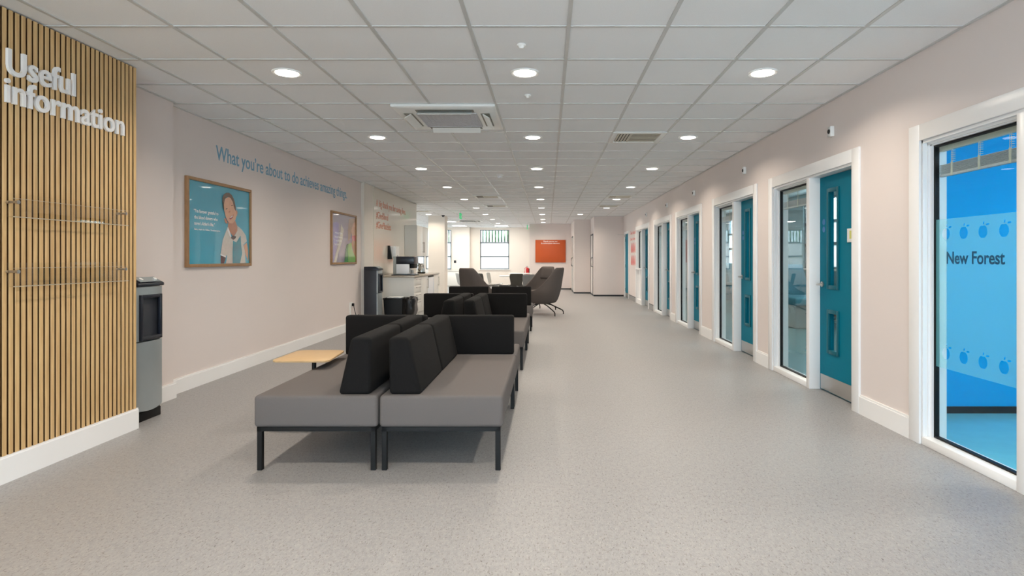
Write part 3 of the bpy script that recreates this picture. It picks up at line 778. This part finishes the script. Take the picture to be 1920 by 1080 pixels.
# ------------------------------------------------------------------ lounge chairs
def make_lounge():
    r = thing('lounge_chair', (0, 0, 0), '', 'lounge chair', 'high backed lounge chairs')
    def plan(phi, s, z):
        # superellipse, phi measured from the back (-x)
        e = .72
        cx_, sy_ = math.cos(phi), math.sin(phi)
        x = -.36*s*math.copysign(abs(cx_)**e, cx_); y = .40*s*math.copysign(abs(sy_)**e, sy_)
        return x, y
    # outer shell
    phis = [math.radians(-122+244*i/32) for i in range(33)]
    def rim(phi):
        a = abs(math.degrees(phi))
        if a < 38: return 1.06
        if a < 92: u = (a-38)/54; return 1.06-(1.06-.56)*(u**.85)
        return .56-.06*((a-92)/30)
    rows = []
    for j in range(15):
        v = j/14; row = []
        for phi in phis:
            z = .27+(rim(phi)-.27)*v
            s = .70+.30*min(1, ((z-.27)/.26))**.6 if z > .27 else .70
            x, y = plan(phi, s, z)
            hz = max(0, z-.5)
            back = max(0, math.cos(phi))
            x -= .20*hz*back; y *= 1-.30*hz*(.4+.6*back); x += .10*(z-.27 if z < .55 else .28)*0
            if z > 1.0: y *= 1-.25*((z-1.0)/.06)*.5
            row.append((x, y, z))
        rows.append(row)
    m = MB(); m.loft(rows, cap=False, closed=False)
    sh = m.build('shell', 'chair_fabric', r, angle=60)
    md = sh.modifiers.new('thick', 'SOLIDIFY'); md.thickness = .045; md.offset = 0; md.use_even_offset = True
    sd = sh.modifiers.new('soft', 'SUBSURF'); sd.levels = 1; sd.render_levels = 1
    rings = []
    for (z, s) in ((.245, .42), (.255, .60), (.29, .72), (.38, .90), (.42, .95), (.455, .95), (.475, .90), (.482, .75)):
        rings.append([(lambda p: (p[0]+.015, p[1], z))(plan(2*PI*k/36, s, z)) for k in range(36)])
    MB().loft(rings).build('seat', 'chair_fabric', r, angle=60)
    pad = []
    for (z, off) in ((.76, .020), (.79, .028), (.86, .030), (.95, .030), (1.01, .028), (1.03, .020)):
        row = []
        for i in range(13):
            phi = math.radians(-30+60*i/12); x, y = plan(phi, 1, z); hz = z-.5; bk = math.cos(phi)
            row.append((x-.20*hz*bk+off, y*(1-.30*hz*(.4+.6*bk))*.94, z))
        pad.append(row)
    hp = MB(); hp.loft(pad, cap=False, closed=False); ho = hp.build('head_pad', 'chair_fabric', r, angle=60)
    md = ho.modifiers.new('thick', 'SOLIDIFY'); md.thickness = .02; md.offset = 0
    for sx in (1, -1):
        for sy in (1, -1):
            l = MB(); l.tube([(sx*.06, sy*.06, .245), (sx*.16, sy*.14, .215), (sx*.34, sy*.25, .115), (sx*.385, sy*.28, .085), (sx*.40, sy*.29, .05), (sx*.40, sy*.29, 0)], .013)
            l.build('leg', 'black_metal', r)
    return r
lc = make_lounge(); l2 = copy_tree(lc); l3 = copy_tree(lc)
place(lc, (-.12, 13.40, 0), math.radians(160), 'taupe high backed lounge chair nearest the corridor, its outer side turned this way')
place(l2, (-.30, 14.55, 0), math.radians(222), 'taupe high backed lounge chair behind the corridor one, its padded inside visible')
place(l3, (-1.42, 12.75, 0), math.radians(48), 'taupe high backed lounge chair seen from the back, in front of the back window')

# ------------------------------------------------------------------ cafe chairs and tables
def make_cafe(shell, lab):
    r = thing('cafe_chair', (0, 0, 0), '', 'chair', 'moulded shell chairs around the tables')
    prof = [(.22, .455, .19), (.20, .468, .215), (.10, .452, .23), (0, .44, .225), (-.10, .445, .20), (-.165, .47, .175), (-.195, .53, .165), (-.215, .62, .185), (-.235, .72, .205), (-.25, .79, .205), (-.255, .825, .17)]
    rows = []
    for x, z, w in prof:
        back = z > .5
        row = []
        for k in range(9):
            u = -1+2*k/8
            cur = .045*u*u
            row.append((x+(cur*1.2 if back else 0), u*w, z+(0 if back else cur*.7)))
        rows.append(row)
    sh = MB().loft(rows, cap=False, closed=False).build('shell', shell, r, angle=60)
    md = sh.modifiers.new('thick', 'SOLIDIFY'); md.thickness = .012; md.offset = 0
    sd = sh.modifiers.new('soft', 'SUBSURF'); sd.levels = 1; sd.render_levels = 1
    MB().box(-.12, .12, -.10, .10, .405, .435, .01).build('under_frame', 'steel', r)
    for sx in (1, -1):
        for sy in (1, -1):
            MB().tube([(sx*.10, sy*.09, .42), (sx*.20, sy*.20, 0)], .010).build('leg', 'steel', r)
    return r
ca = make_cafe('shell_white', ''); cg = make_cafe('shell_grey', ''); cd = make_cafe('shell_dark', '')
place(cg, (-.60, 16.6, 0), math.radians(118), 'light grey shell chair nearest the lounge chairs, its back turned this way')
place(cd, (-.92, 17.35, 0), math.radians(97), 'dark shell chair drawn up to the near side of the round white table')
place(ca, (-1.62, 18.3, 0), math.radians(-8), 'white shell chair drawn up to the table, below the back window')
c2 = copy_tree(cd); place(c2, (-1.83, 17.6, 0), math.radians(35), 'dark shell chair half hidden behind the brown lounge chair back')
c3 = copy_tree(ca); place(c3, (-2.52, 18.0, 0), math.radians(20), 'white shell chair beside the low white casing under the back windows')
def make_table(x, y, rad, z, label):
    r = thing('round_table', (x, y, 0), label, 'table', 'round white cafe tables')
    m = MB(); m.lathe((x, y, z), [(rad-.01, 0), (rad, .008), (rad, .018), (rad-.006, .024)]); m.build('table_top', 'white_plastic', r)
    MB().cyl((x, y, .02), (x, y, z), .035).build('pedestal', 'black_metal', r)
    m = MB(); m.lathe((x, y, 0), [(.24, 0), (.24, .008), (.05, .025)]); m.build('base', 'black_metal', r)
make_table(-1.05, 18.1, .42, .715, 'round white table nearest the lounge chairs')
make_table(-.98, 21.2, .42, .715, 'round white table farther back, by the orange board wall')

# ------------------------------------------------------------------ kitchen
gp = thing('gloss_wall_panel', (-3.39, 13.4, .92), 'glossy cream wall panel with orange hashtag lettering above the counter', 'wall panel')
MB().box(-3.392, -3.384, 11.62, 15.40, .93, ZC-.01).build('panel', 'splash_white', gp)
t = MB(); add_text(t, 'A big thank you for saving lives.', (-3.384, 11.78, 2.295), (0, 1, 0), .135, 2.45, .002, .0); t.build('lettering', 'letter_orange', gp)
t = MB(); add_text(t, '#GiveBlood', (-3.384, 11.78, 2.055), (0, 1, 0), .135, .88, .002, .0); t.build('lettering', 'letter_orange', gp)
t = MB(); add_text(t, '#GivePlatelets', (-3.384, 11.78, 1.86), (0, 1, 0), .135, 1.12, .002, .0)
t.build('lettering', 'letter_orange', gp)
XF = -2.68; XB = -3.38
def bar_handle(mb, x, y0, y1, z0, z1):
    if z0 == z1:
        mb.tube([(x+.03, y0, z0), (x+.03, y1, z0)], .006); 
        for y in (y0+.02, y1-.02): mb.cyl((x, y, z0), (x+.03, y, z0), .005, n=8)
    else:
        mb.tube([(x+.03, y0, z0), (x+.03, y0, z1)], .007)
        for z in (z0+.02, z1-.02): mb.cyl((x, y0, z), (x+.03, y0, z), .005, n=8)
def base_unit(name, y0, y1, label, kind):
    r = thing(name, (XF-.3, (y0+y1)/2, 0), label, 'cabinet', 'white base cabinets under the worktop')
    MB().box(XB, XF-.02, y0, y1, .14, .875).build('carcass', 'cabinet_white', r)
    MB().box(XB, XF-.05, y0, y1, 0, .14).build('plinth', 'cabinet_white', r)
    if kind == 'drawers':
        MB().box(XB, XF, 11.975, 11.998, 0, .875).build('side_panel', 'cabinet_white', r)
        zz = [.145, .40, .555, .71, .868]
        for a, b_ in zip(zz, zz[1:]):
            d_ = MB().box(XF-.02, XF, y0+.003, y1-.003, a+.003, b_-.003, .002).build('drawer', 'cabinet_white', r)
            h = MB(); bar_handle(h, XF, y0+.12, y1-.12, b_-.045, b_-.045); h.build('handle', 'steel', d_)
    else:
        d_ = MB().box(XF-.02, XF, y0+.003, y1-.003, .145, .868, .002).build('door', 'cabinet_white', r)
        h = MB(); bar_handle(h, XF, y1-.10, 0, .60, .82); h.build('handle', 'steel', d_)
base_unit('drawer_cabinet', 12.0, 12.64, 'white drawer cabinet at the counter end nearest the water dispenser', 'drawers')
base_unit('base_cabinet', 12.65, 13.36, 'white base cabinet between the drawers and the fridge', 'door')
base_unit('base_cabinet', 14.06, 14.66, 'white base cabinet at the far end of the counter', 'door')

fr = thing('under_counter_fridge', (XF-.3, 13.7, 0), 'white under counter fridge between two base cabinets', 'fridge')
MB().box(XB+.05, XF-.04, 13.38, 14.04, .02, .85, .004).build('body', 'appliance_white', fr)
MB().box(XF-.04, XF+.01, 13.38, 14.04, .06, .83, .008).build('door', 'appliance_white', fr)
MB().box(XF-.03, XF-.005, 13.38, 14.04, .835, .862).build('top_gap', 'black_metal', fr)
MB().box(XF+.01, XF+.02, 13.95, 13.98, .45, .80, .003).build('handle', 'appliance_white', fr)
o = MB().box(XB, XF+.02, 11.965, 14.68, .876, .912, .003).build('worktop', 'worktop'); tag(o, 'pale stone effect worktop running over the white cabinets', 'worktop')
wc = thing('wall_cabinet', (XB+.15, 14.74, 1.316), 'white wall cabinet hung above the far end of the counter', 'cabinet')
MB().box(XB, -3.10, 14.1, 15.38, 1.316, 2.045).build('carcass', 'cabinet_white', wc)
for y0, y1, hy in ((14.1, 14.735, 14.68), (14.745, 15.38, 14.80)):
    d_ = MB().box(-3.10, -3.08, y0+.002, y1-.002, 1.319, 2.042, .002).build('door', 'cabinet_white', wc)
    h = MB(); bar_handle(h, -3.08, hy, 0, 1.40, 1.66); h.build('handle', 'steel', d_)
# coffee machine
cm = thing('coffee_machine', (-2.95, 12.3, .912), 'silver and black coffee machine on the counter end', 'coffee machine')
MB().box(-3.13, -2.83, 12.08, 12.50, .925, 1.30, .012).build('body', 'silver', cm)
MB().box(-3.065, -2.70, 12.07, 12.49, 1.145, 1.295, .01).build('dark_head', 'dark_plastic', cm)
MB().box(-3.06, -2.80, 12.065, 12.10, .95, 1.14, .005).build('side_panel', 'appliance_white', cm)
MB().box(-2.80, -2.71, 12.12, 12.46, 1.06, 1.145, .01).build('spout', 'black_metal', cm)
MB().box(-3.16, -2.69, 12.06, 12.50, .912, .93, .004).build('base_tray', 'black_metal', cm)
MB().box(-2.83, -2.72, 12.14, 12.40, .93, .945, .002).build('drip_grille', 'steel', cm)
m = MB(); m.cyl((-2.765, 12.2, .946), (-2.765, 12.2, 1.02), .028, .035); tag(m.build('paper_cup', 'shell_white'), 'white cup under the coffee machine spout', 'cup')
pd = thing('paper_towel_dispenser', (-3.38, 12.85, 1.25), 'white paper dispenser on the panel behind the coffee machine', 'dispenser')
MB().box(-3.384, -3.24, 12.75, 13.05, 1.27, 1.52, .012).build('housing', 'white_plastic', pd)
MB().box(-3.25, -3.235, 12.85, 12.95, 1.29, 1.33, .003).build('window', 'grille_grey', pd)
m = MB(); m.prism([(-3.384, 12.62, 1.24), (-3.30, 12.62, 1.24), (-3.34, 12.62, 1.53), (-3.384, 12.62, 1.53)], (0, .06, 0), .006); tag(m.build('cup_dispenser', 'black_metal'), 'slim black dispenser on the panel above the coffee machine', 'dispenser')
ke = thing('kettle', (-2.95, 13.95, .912), 'steel kettle with black base on the worktop', 'kettle')
MB().lathe((-2.95, 13.95, .94), [(.085, 0), (.082, .06), (.07, .15), (.055, .19), (.03, .205)]).build('body', 'chrome', ke)
MB().lathe((-2.95, 13.95, .912), [(.09, 0), (.09, .02), (.086, .032)]).build('base', 'black_metal', ke)
MB().tube([(-2.98, 13.90, 1.13), (-2.99, 13.86, 1.15), (-3.0, 13.83, 1.10), (-2.99, 13.85, 1.0), (-2.98, 13.87, .96)], .010).build('handle', 'black_metal', ke)
# bins by the counter end
wb = thing('waste_bin', (-2.97, 11.72, 0), 'squat black bin with a white lid strip in front of the counter end panel', 'bin', 'black bins by the counter')
MB().loft([[(-3.17+.02, 11.55+.02, 0), (-2.83, 11.57, 0), (-2.83, 11.88, 0), (-3.13, 11.88, 0)], [(-3.18, 11.55, .47), (-2.81, 11.55, .47), (-2.81, 11.9, .47), (-3.18, 11.9, .47)]]).build('body', 'bin_black', wb)
MB().ring('z', .46, .492, -3.19, -2.80, 11.54, 11.91, .03, .008).build('rim', 'bag_black', wb)
MB().box(-3.12, -2.86, 11.60, 11.88, .484, .505, .004).build('lid', 'white_plastic', wb)
wb2 = thing('waste_bin', (-2.67, 11.72, 0), 'narrow black bin with crumpled liner beside the counter drawers', 'bin', 'black bins by the counter')
MB().loft([[(-2.74, 11.58, 0), (-2.62, 11.58, 0), (-2.62, 11.86, 0), (-2.74, 11.86, 0)], [(-2.755, 11.55, .44), (-2.60, 11.55, .44), (-2.60, 11.9, .44), (-2.755, 11.9, .44)]]).build('body', 'bin_black', wb2)
rings = []
for j, (z, e) in enumerate(((.16, .012), (.25, .03), (.34, .018), (.43, .035), (.485, .02), (.50, -.02), (.44, -.04))):
    rings.append([(-2.677+math.copysign(min(1, abs(1.25*math.cos(a))), math.cos(a))*(.074+e*.7+random.uniform(-.01, .01)), 11.725+math.copysign(min(1, abs(1.25*math.sin(a))), math.sin(a))*(.175+e*.6+random.uniform(-.012, .012)), z+random.uniform(-.015, .015)) for a in [2*PI*k/24 for k in range(24)]])
MB().loft(rings, cap=False).build('bin_liner', 'bag_black', wb2)
# low white cabinet below the back windows
m = MB(); m.box(-5.4, -3.55, 26.40, 26.68, .06, .70, .01); m.box(-5.42, -3.53, 26.38, 26.70, .70, .73, .005); m.box(-5.36, -3.6, 26.45, 26.66, 0, .06)
tag(m.build('radiator_casing', 'cabinet_white'), 'long low white casing below the back windows beside the pier', 'casing')
m = MB(); m.box(-4.20, -4.10, 26.725, 26.75, 1.06, 1.18, .006); tag(m.build('wall_thermostat', 'charcoal'), 'small dark thermostat on the white pier at the back', 'thermostat')

# ------------------------------------------------------------------ back wall items
ob = thing('orange_notice_board', (.11, 24.26, 1.1), 'orange board with white heading on the back wall', 'board')
MB().box(-.50, .725, 24.25, 24.272, 1.10, 2.015, .003).build('board', 'orange_board', ob)
t = MB(); add_text(t, 'Thank you to our', (.11, 24.25, 1.93), (1, 0, 0), .042, .58, .002, .02, 'center'); t.build('lettering', 'letter_white', ob)
t = MB(); add_text(t, 'Southampton donors.', (.11, 24.25, 1.855), (1, 0, 0), .042, .76, .002, .02, 'center')
t.build('lettering', 'letter_white', ob)
fe = thing('fire_extinguisher', (-.83, 24.5, .5), 'red fire extinguisher mounted by the orange board wall', 'fire extinguisher')
MB().lathe((-.83, 24.5, .45), [(.06, 0), (.075, .015), (.075, .36), (.06, .41), (.025, .44)]).build('cylinder', 'red_paint', fe)
m = MB(); m.cyl((-.83, 24.5, .88), (-.83, 24.5, .93), .018); m.box(-.90, -.81, 24.485, 24.515, .93, .955, .004); m.build('valve', 'steel', fe)
MB().tube([(-.85, 24.47, .91), (-.94, 24.43, .86), (-.95, 24.42, .70), (-.93, 24.42, .60)], .014).build('hose', 'red_paint', fe)
MB().box(-.765, -.74, 24.46, 24.54, .55, .85).build('wall_bracket', 'black_metal', fe)
def pull_door(n, x, y0, y1):
    r = struct('door_%d' % n, (x, (y0+y1)/2, 0))
    l = MB(); l.box(x-.012, x-.002, y0+.05, y1-.05, .01, 2.05); lf = l.build('door_leaf', 'cabinet_white', r)
    l = MB(); l.ring('x', x-.02, x, y0, y1, 0, 2.10, .05); l.build('door_frame', 'charcoal', r)
    h = MB(); h.tube([(x-.012, y0+.14, .98), (x-.055, y0+.14, .98), (x-.065, y0+.14, 1.0), (x-.065, y0+.14, 1.26), (x-.055, y0+.14, 1.28), (x-.012, y0+.14, 1.28)], .011); h.build('pull_handle', 'charcoal', lf)
pull_door(9, .95, 22.3, 23.3); pull_door(10, 1.54, 20.2, 21.2)
# red wall graphics near the far door
g = thing('wall_graphic', (XR, 17.7, 1.3), 'red drop shaped wall graphics beside the far teal door', 'wall graphic')
m = MB(); y = 17.22
for row, zc in ((0, 1.575), (1, 1.20)):
    for i in range(4):
        yc = 17.24+i*.27; pts = []
        for k in range(24):
            a = 2*PI*k/24; rr = .098
            px, pz = rr*math.sin(a), -rr*math.cos(a)
            if pz > 0: pz = pz*2.1; px *= (1-.35*(pz/.21))
            pts.append((XR, yc+px, zc-.05+pz))
        m.prism(pts, (-.003, 0, 0))
m.build('drops', 'graphic_red', g)
t = MB()
add_text(t, 'Give blood', (XR, 18.28, 1.98), (0, -1, 0), .10, 1.05, .002, .0); t.build('lettering', 'graphic_red', g)
t = MB(); add_text(t, 'Save lives', (XR, 18.28, 1.80), (0, -1, 0), .09, 1.0, .002, .0)
t.build('lettering', 'graphic_red', g)
# door status sensors above the doors
SENS = ('nearest teal door', 'second teal door', 'third teal door', 'fourth teal door', 'fifth teal door')
for i, (y, ) in enumerate(((5.30,), (7.64,), (10.27,), (12.6,), (15.25,))):
    r = thing('door_sensor', (XR, y, 2.34), f'small white sensor box on the wall above the {SENS[i]}', 'sensor', 'sensor boxes above the doors')
    MB().box(XR-.035, XR, y-.03, y+.03, 2.335, 2.425, .005).build('housing', 'white_plastic', r)
    k = MB(); k.cyl((XR-.035, y, 2.38), (XR-.042, y, 2.38), .020, .018); k.build('lens', 'black_metal', r)

# ------------------------------------------------------------------ ceiling fittings
def make_downlight():
    r = thing('downlight', (0, 0, 0), '', 'ceiling light', 'recessed ceiling downlights')
    m = MB(); m.lathe((0, 0, 0), [(.080, -.001), (.104, -.007), (.108, -.004), (.108, .006), (.080, .006)]); m.build('rim', 'white_plastic', r)
    MB().cyl((0, 0, -.0065), (0, 0, -.002), .082, n=32).build('diffuser', 'lamp_lit', r)
    ld = bpy.data.lights.new('downlight_lamp', 'AREA'); ld.shape = 'DISK'; ld.size = .15; ld.energy = LAMP_W; ld.color = LAMP_COL; ld.spread = math.radians(150)
    lo = bpy.data.objects.new('lamp', ld); COL.objects.link(lo); lo.parent = r; lo.location = (0, 0, -.010)
    return r
ORD = ['first', 'second', 'third', 'fourth', 'fifth', 'sixth', 'seventh', 'eighth', 'ninth', 'tenth', 'eleventh', 'twelfth']
base = make_downlight(); first = True
ZL = ZC+.002
def light_at(x, y, label):
    global first
    o = base if first else copy_tree(base); first = False
    place(o, (x, y, ZL), 0, label)
for rx, rown, ks in ((-1.973, 'row beside the poster wall', range(-2, 9)), (-.173, 'middle row', range(-2, 8)), (1.627, 'row along the teal doors', range(-2, 6))):
    for k in ks:
        vis = k >= 0
        light_at(rx, 4.52+2.4*k, f'round recessed downlight, {ORD[k]} in view in the {rown}' if vis else f'round downlight behind the view, {ORD[-k-1]} back in the {rown}')
light_at(-.173, 23.12, 'round recessed downlight just before the orange board')
light_at(1.027, 18.92, 'round recessed downlight in front of the stepped white door boxes')
for i, (x, y, l) in enumerate(((-3.773, 16.52, 'just past the kitchen panel'), (-3.773, 18.92, 'in front of the square column'), (-5.573, 18.92, 'added to brighten the side bay'))):  # the last one is an unseen lamp added to brighten the bay
    light_at(x, y, f'round recessed downlight {l}')
def make_led():
    r = thing('ceiling_light_panel', (0, 0, 0), '', 'ceiling light', 'square light panels in the bay ceiling')
    m = MB(); m.ring('z', -.008, .004, -.298, .298, -.298, .298, .02, .002); m.build('frame', 'white_plastic', r)
    MB().box(-.28, .28, -.28, .28, -.004, .002).build('diffuser', 'lamp_lit', r)
    ld = bpy.data.lights.new('panel_lamp', 'AREA'); ld.shape = 'SQUARE'; ld.size = .54; ld.energy = 26; ld.color = (1, .95, .86)
    lo = bpy.data.objects.new('lamp', ld); COL.objects.link(lo); lo.parent = r; lo.location = (0, 0, -.010)
    return r
e0 = make_led()
for i, (x, y, l) in enumerate(((-3.773, 22.52, 'square ceiling light panel behind the square column'), (-3.773, 25.52, 'square ceiling light panel nearest the white back pier'), (-6.173, 20.12, 'added square ceiling light panel brightening the side bay'), (-6.173, 24.92, 'added square ceiling light panel brightening the far corner of the side bay'), (-1.973, 25.52, 'added square ceiling light panel brightening the bay above the back window'))):  # last three panels are additions that brighten the bay and back wall
    o = e0 if i == 0 else copy_tree(e0); place(o, (x, y, ZC), 0, l)
for x, y, l in ((3.7, 3.0, 'added to light the blue room'), (4.9, 3.0, 'added to light the blue room by its window'), (4.0, 6.6, 'inside the side room nearest the blue room'), (4.0, 9.6, 'inside the side room opposite the second bench block'), (4.0, 12.8, 'inside the side room opposite the lounge chairs'), (4.0, 16.4, 'inside the farthest side room')):  # blue room pair are unseen lamps added to light that room
    light_at(x, y, f'round recessed downlight {l}')

def make_vent():
    r = thing('ceiling_grille', (0, 0, 0), '', 'air grille', 'slatted air grilles in the ceiling')
    MB().box(-.27, .27, -.27, .27, .004, .006).build('backing', 'vent_dark', r)
    m = MB(); m.ring('z', -.010, .004, -.298, .298, -.298, .298, .055, .003); m.build('frame', 'cassette_white', r)
    b = MB()
    for i in range(7):
        y = -.205+i*.07
        b.prism([(-.075, y-.016, .002), (-.075, y-.012, .004), (-.075, y+.010, -.0005), (-.075, y+.008, -.0025)], (.32, 0, 0))
    for i in range(5):
        x = -.225+i*.034
        b.prism([(x-.008, -.245, .003), (x+.006, -.245, -.006), (x+.009, -.245, -.005), (x-.004, -.245, .004)], (0, .49, 0))
    b.box(-.080, -.074, -.245, .245, -.007, .004)
    b.build('blades', 'vent_blade', r)
    return r
v0 = make_vent()
for i, (x, y, l) in enumerate(((1.027, 6.92, 'nearest slatted air grille, in the ceiling towards the teal doors'), (1.627, 13.52, 'slatted air grille near the door wall, level with the lounge chairs'), (1.627, 15.92, 'farthest slatted air grille near the door wall'), (-1.373, 13.52, 'slatted air grille over the far end seats'), (-1.373, 15.92, 'slatted air grille just beyond the one over the end seats'), (-3.773, 17.72, 'slatted air grille just before the square column'))):
    o = v0 if i == 0 else copy_tree(v0); place(o, (x, y, ZC), 0, l)
def make_cassette():
    r = thing('air_conditioning_cassette', (0, 0, 0), '', 'air conditioner', 'ceiling air conditioning cassettes')
    h = .475
    p = MB()
    def sq(a, z): return [(-a, -a, z), (a, -a, z), (a, a, z), (-a, a, z)]
    t = MB()
    p.loft([sq(h, .004), sq(h, -.018), sq(h-.02, -.030), sq(.28, -.034)], cap=False)
    p.build('fascia', 'cassette_white', r)
    g_ = MB(); g_.box(-.28, .28, -.28, .28, -.036, -.026); gr = g_.build('intake_grille', 'grille_grey', r)
    q = MB()
    for i in range(-6, 7): q.box(i*.042-.003, i*.042+.003, -.27, .27, -.039, -.036)
    for i in range(-6, 7): q.box(-.27, .27, i*.042-.002, i*.042+.002, -.038, -.036)
    q.ring('z', -.041, -.034, -.285, .285, -.285, .285, .012)
    q.build('grille_bars', 'grille_grey', gr)
    for k in range(4):
        a = k*PI/2; ca_, sa_ = math.cos(a), math.sin(a)
        def R(x, y, z): return (x*ca_-y*sa_, x*sa_+y*ca_, z)
        s = MB(); s.prism([R(-.27, -.405, -.0335), R(.27, -.405, -.0335), R(.27, -.320, -.0345), R(-.27, -.320, -.0345)], (0, 0, -.001)); s.build('outlet_slot', 'slot_grey', r)
        f = MB(); f.prism([R(-.25, -.335, -.037), R(-.25, -.345, -.033), R(-.25, -.405, -.070), R(-.25, -.400, -.076)], R(.50, 0, 0), .002, 1); f.build('louvre_flap', 'cassette_white', r)
    return r
k0 = make_cassette(); place(k0, (-.955, 5.90, ZC), 0, 'square white air conditioning cassette in the ceiling above the benches')
k1 = copy_tree(k0); place(k1, (-2.9, 21.9, ZC), 0, 'square white air conditioning cassette far back, beyond the square column')
for (x, y, l) in ((-.173, 3.92, 'tiny white ceiling sensor nearest, ahead of the first middle downlight'), (-.173, 5.13, 'tiny white ceiling sensor between two middle row downlights')):
    m = MB(); m.lathe((x, y, ZC), [(.028, .004), (.030, -.006), (.018, -.014), (.012, -.024), (.004, -.026)]); tag(m.build('ceiling_sensor', 'white_plastic'), l, 'sensor', 'small ceiling sensors')
sd = thing('smoke_detector', (-.80, 10.0, ZC), 'pale round smoke detector on the ceiling above the second bench block', 'smoke detector')
MB().lathe((-.80, 10.0, ZC), [(.055, .004), (.055, -.015), (.048, -.022)]).build('base', 'white_plastic', sd)
MB().lathe((-.80, 10.0, ZC), [(.038, -.02), (.040, -.04), (.030, -.052), (.01, -.054)]).build('chamber', 'appliance_white', sd)
m = MB(); m.lathe((-3.38, 19.3, ZC), [(.05, .004), (.05, -.02), (.03, -.05), (.01, -.055)]); tag(m.build('motion_sensor', 'charcoal'), 'small dark ceiling sensor just before the square column', 'sensor')
def exit_sign(x, y, label):
    r = thing('exit_sign', (x, y, 2.40), label, 'exit sign', 'green exit signs')
    MB().box(x-.012, x+.012, y-.18, y+.18, 2.43, 2.60, .004).build('panel', 'sign_green', r)
    MB().tube([(x, y, 2.60), (x, y, ZC+.004)], .008).build('hanger', 'steel', r)
    s = MB()
    for xx in (x-.0135, x+.0125):
        s.cyl((xx, y-.06, 2.565), (xx+.001, y-.06, 2.565), .014, n=12)
        s.prism([(xx, y-.075, 2.55), (xx, y-.045, 2.55), (xx, y-.03, 2.49), (xx, y-.01, 2.455), (xx, y-.03, 2.45), (xx, y-.055, 2.485), (xx, y-.085, 2.45), (xx, y-.10, 2.46), (xx, y-.075, 2.495)], (.001, 0, 0))
        s.prism([(xx, y+.03, 2.525), (xx, y+.09, 2.525), (xx, y+.09, 2.55), (xx, y+.14, 2.515), (xx, y+.09, 2.48), (xx, y+.09, 2.505), (xx, y+.03, 2.505)], (.001, 0, 0))
    s.build('pictogram', 'letter_white', r)
exit_sign(-2.58, 17.7, 'hanging green exit sign beyond the kitchen counter'); exit_sign(-.82, 24.0, 'hanging green exit sign by the corner of the orange board wall')

# ------------------------------------------------------------------ furniture glimpsed in the side rooms
c4 = copy_tree(cd); place(c4, (3.85, 8.2, 0), math.radians(200), 'dark shell chair behind the glass beside the nearest teal door')
def recliner(x, y, label):
    r = thing('treatment_chair', (x, y, 0), label, 'treatment chair', 'teal treatment chairs in the side rooms')
    MB().box(x-.35, x+.35, y-.5, y+.5, .42, .56, .04, 3).build('seat', 'seat_teal', r)
    m = MB(); m.prism([(x-.35, y+.45, .54), (x-.35, y+.62, .50), (x-.35, y+.95, 1.10), (x-.35, y+.83, 1.15)], (.7, 0, 0), .03); m.build('backrest', 'seat_teal', r)
    MB().box(x-.28, x+.28, y-.35, y+.35, .0, .42, .02).build('pedestal', 'shell_white', r)
    for sx in (-1, 1): MB().box(x+sx*.40-.05, x+sx*.40+.05, y-.3, y+.4, .62, .70, .02).build('armrest', 'seat_teal', r)
recliner(4.7, 11.0, 'teal treatment chair behind the glass beside the second teal door')
recliner(4.7, 13.8, 'teal treatment chair behind the glass beside the third teal door')

# daylight portals in the glazed openings help sample the sky light
def portal(loc, rot, sx, sy):
    d = bpy.data.lights.new('portal', 'AREA'); d.shape = 'RECTANGLE'; d.size = sx; d.size_y = sy; d.cycles.is_portal = True
    o = bpy.data.objects.new('portal', d); COL.objects.link(o); o.location = loc; o.rotation_euler = rot
for a, b_ in FW: portal(((a+b_)/2, -3.62, 1.35), (PI/2, 0, 0), b_-a, 2.4)
for a, b_ in BW: portal(((a+b_)/2, 27.12, 1.66), (-PI/2, 0, 0), b_-a, 1.8)
for a, b_ in LW: portal((-8.13, (a+b_)/2, 1.66), (PI/2, 0, -PI/2), b_-a, 1.8)
for a, b_ in RW: portal((5.73, (a+b_)/2, 1.78), (PI/2, 0, PI/2), b_-a, 1.45)
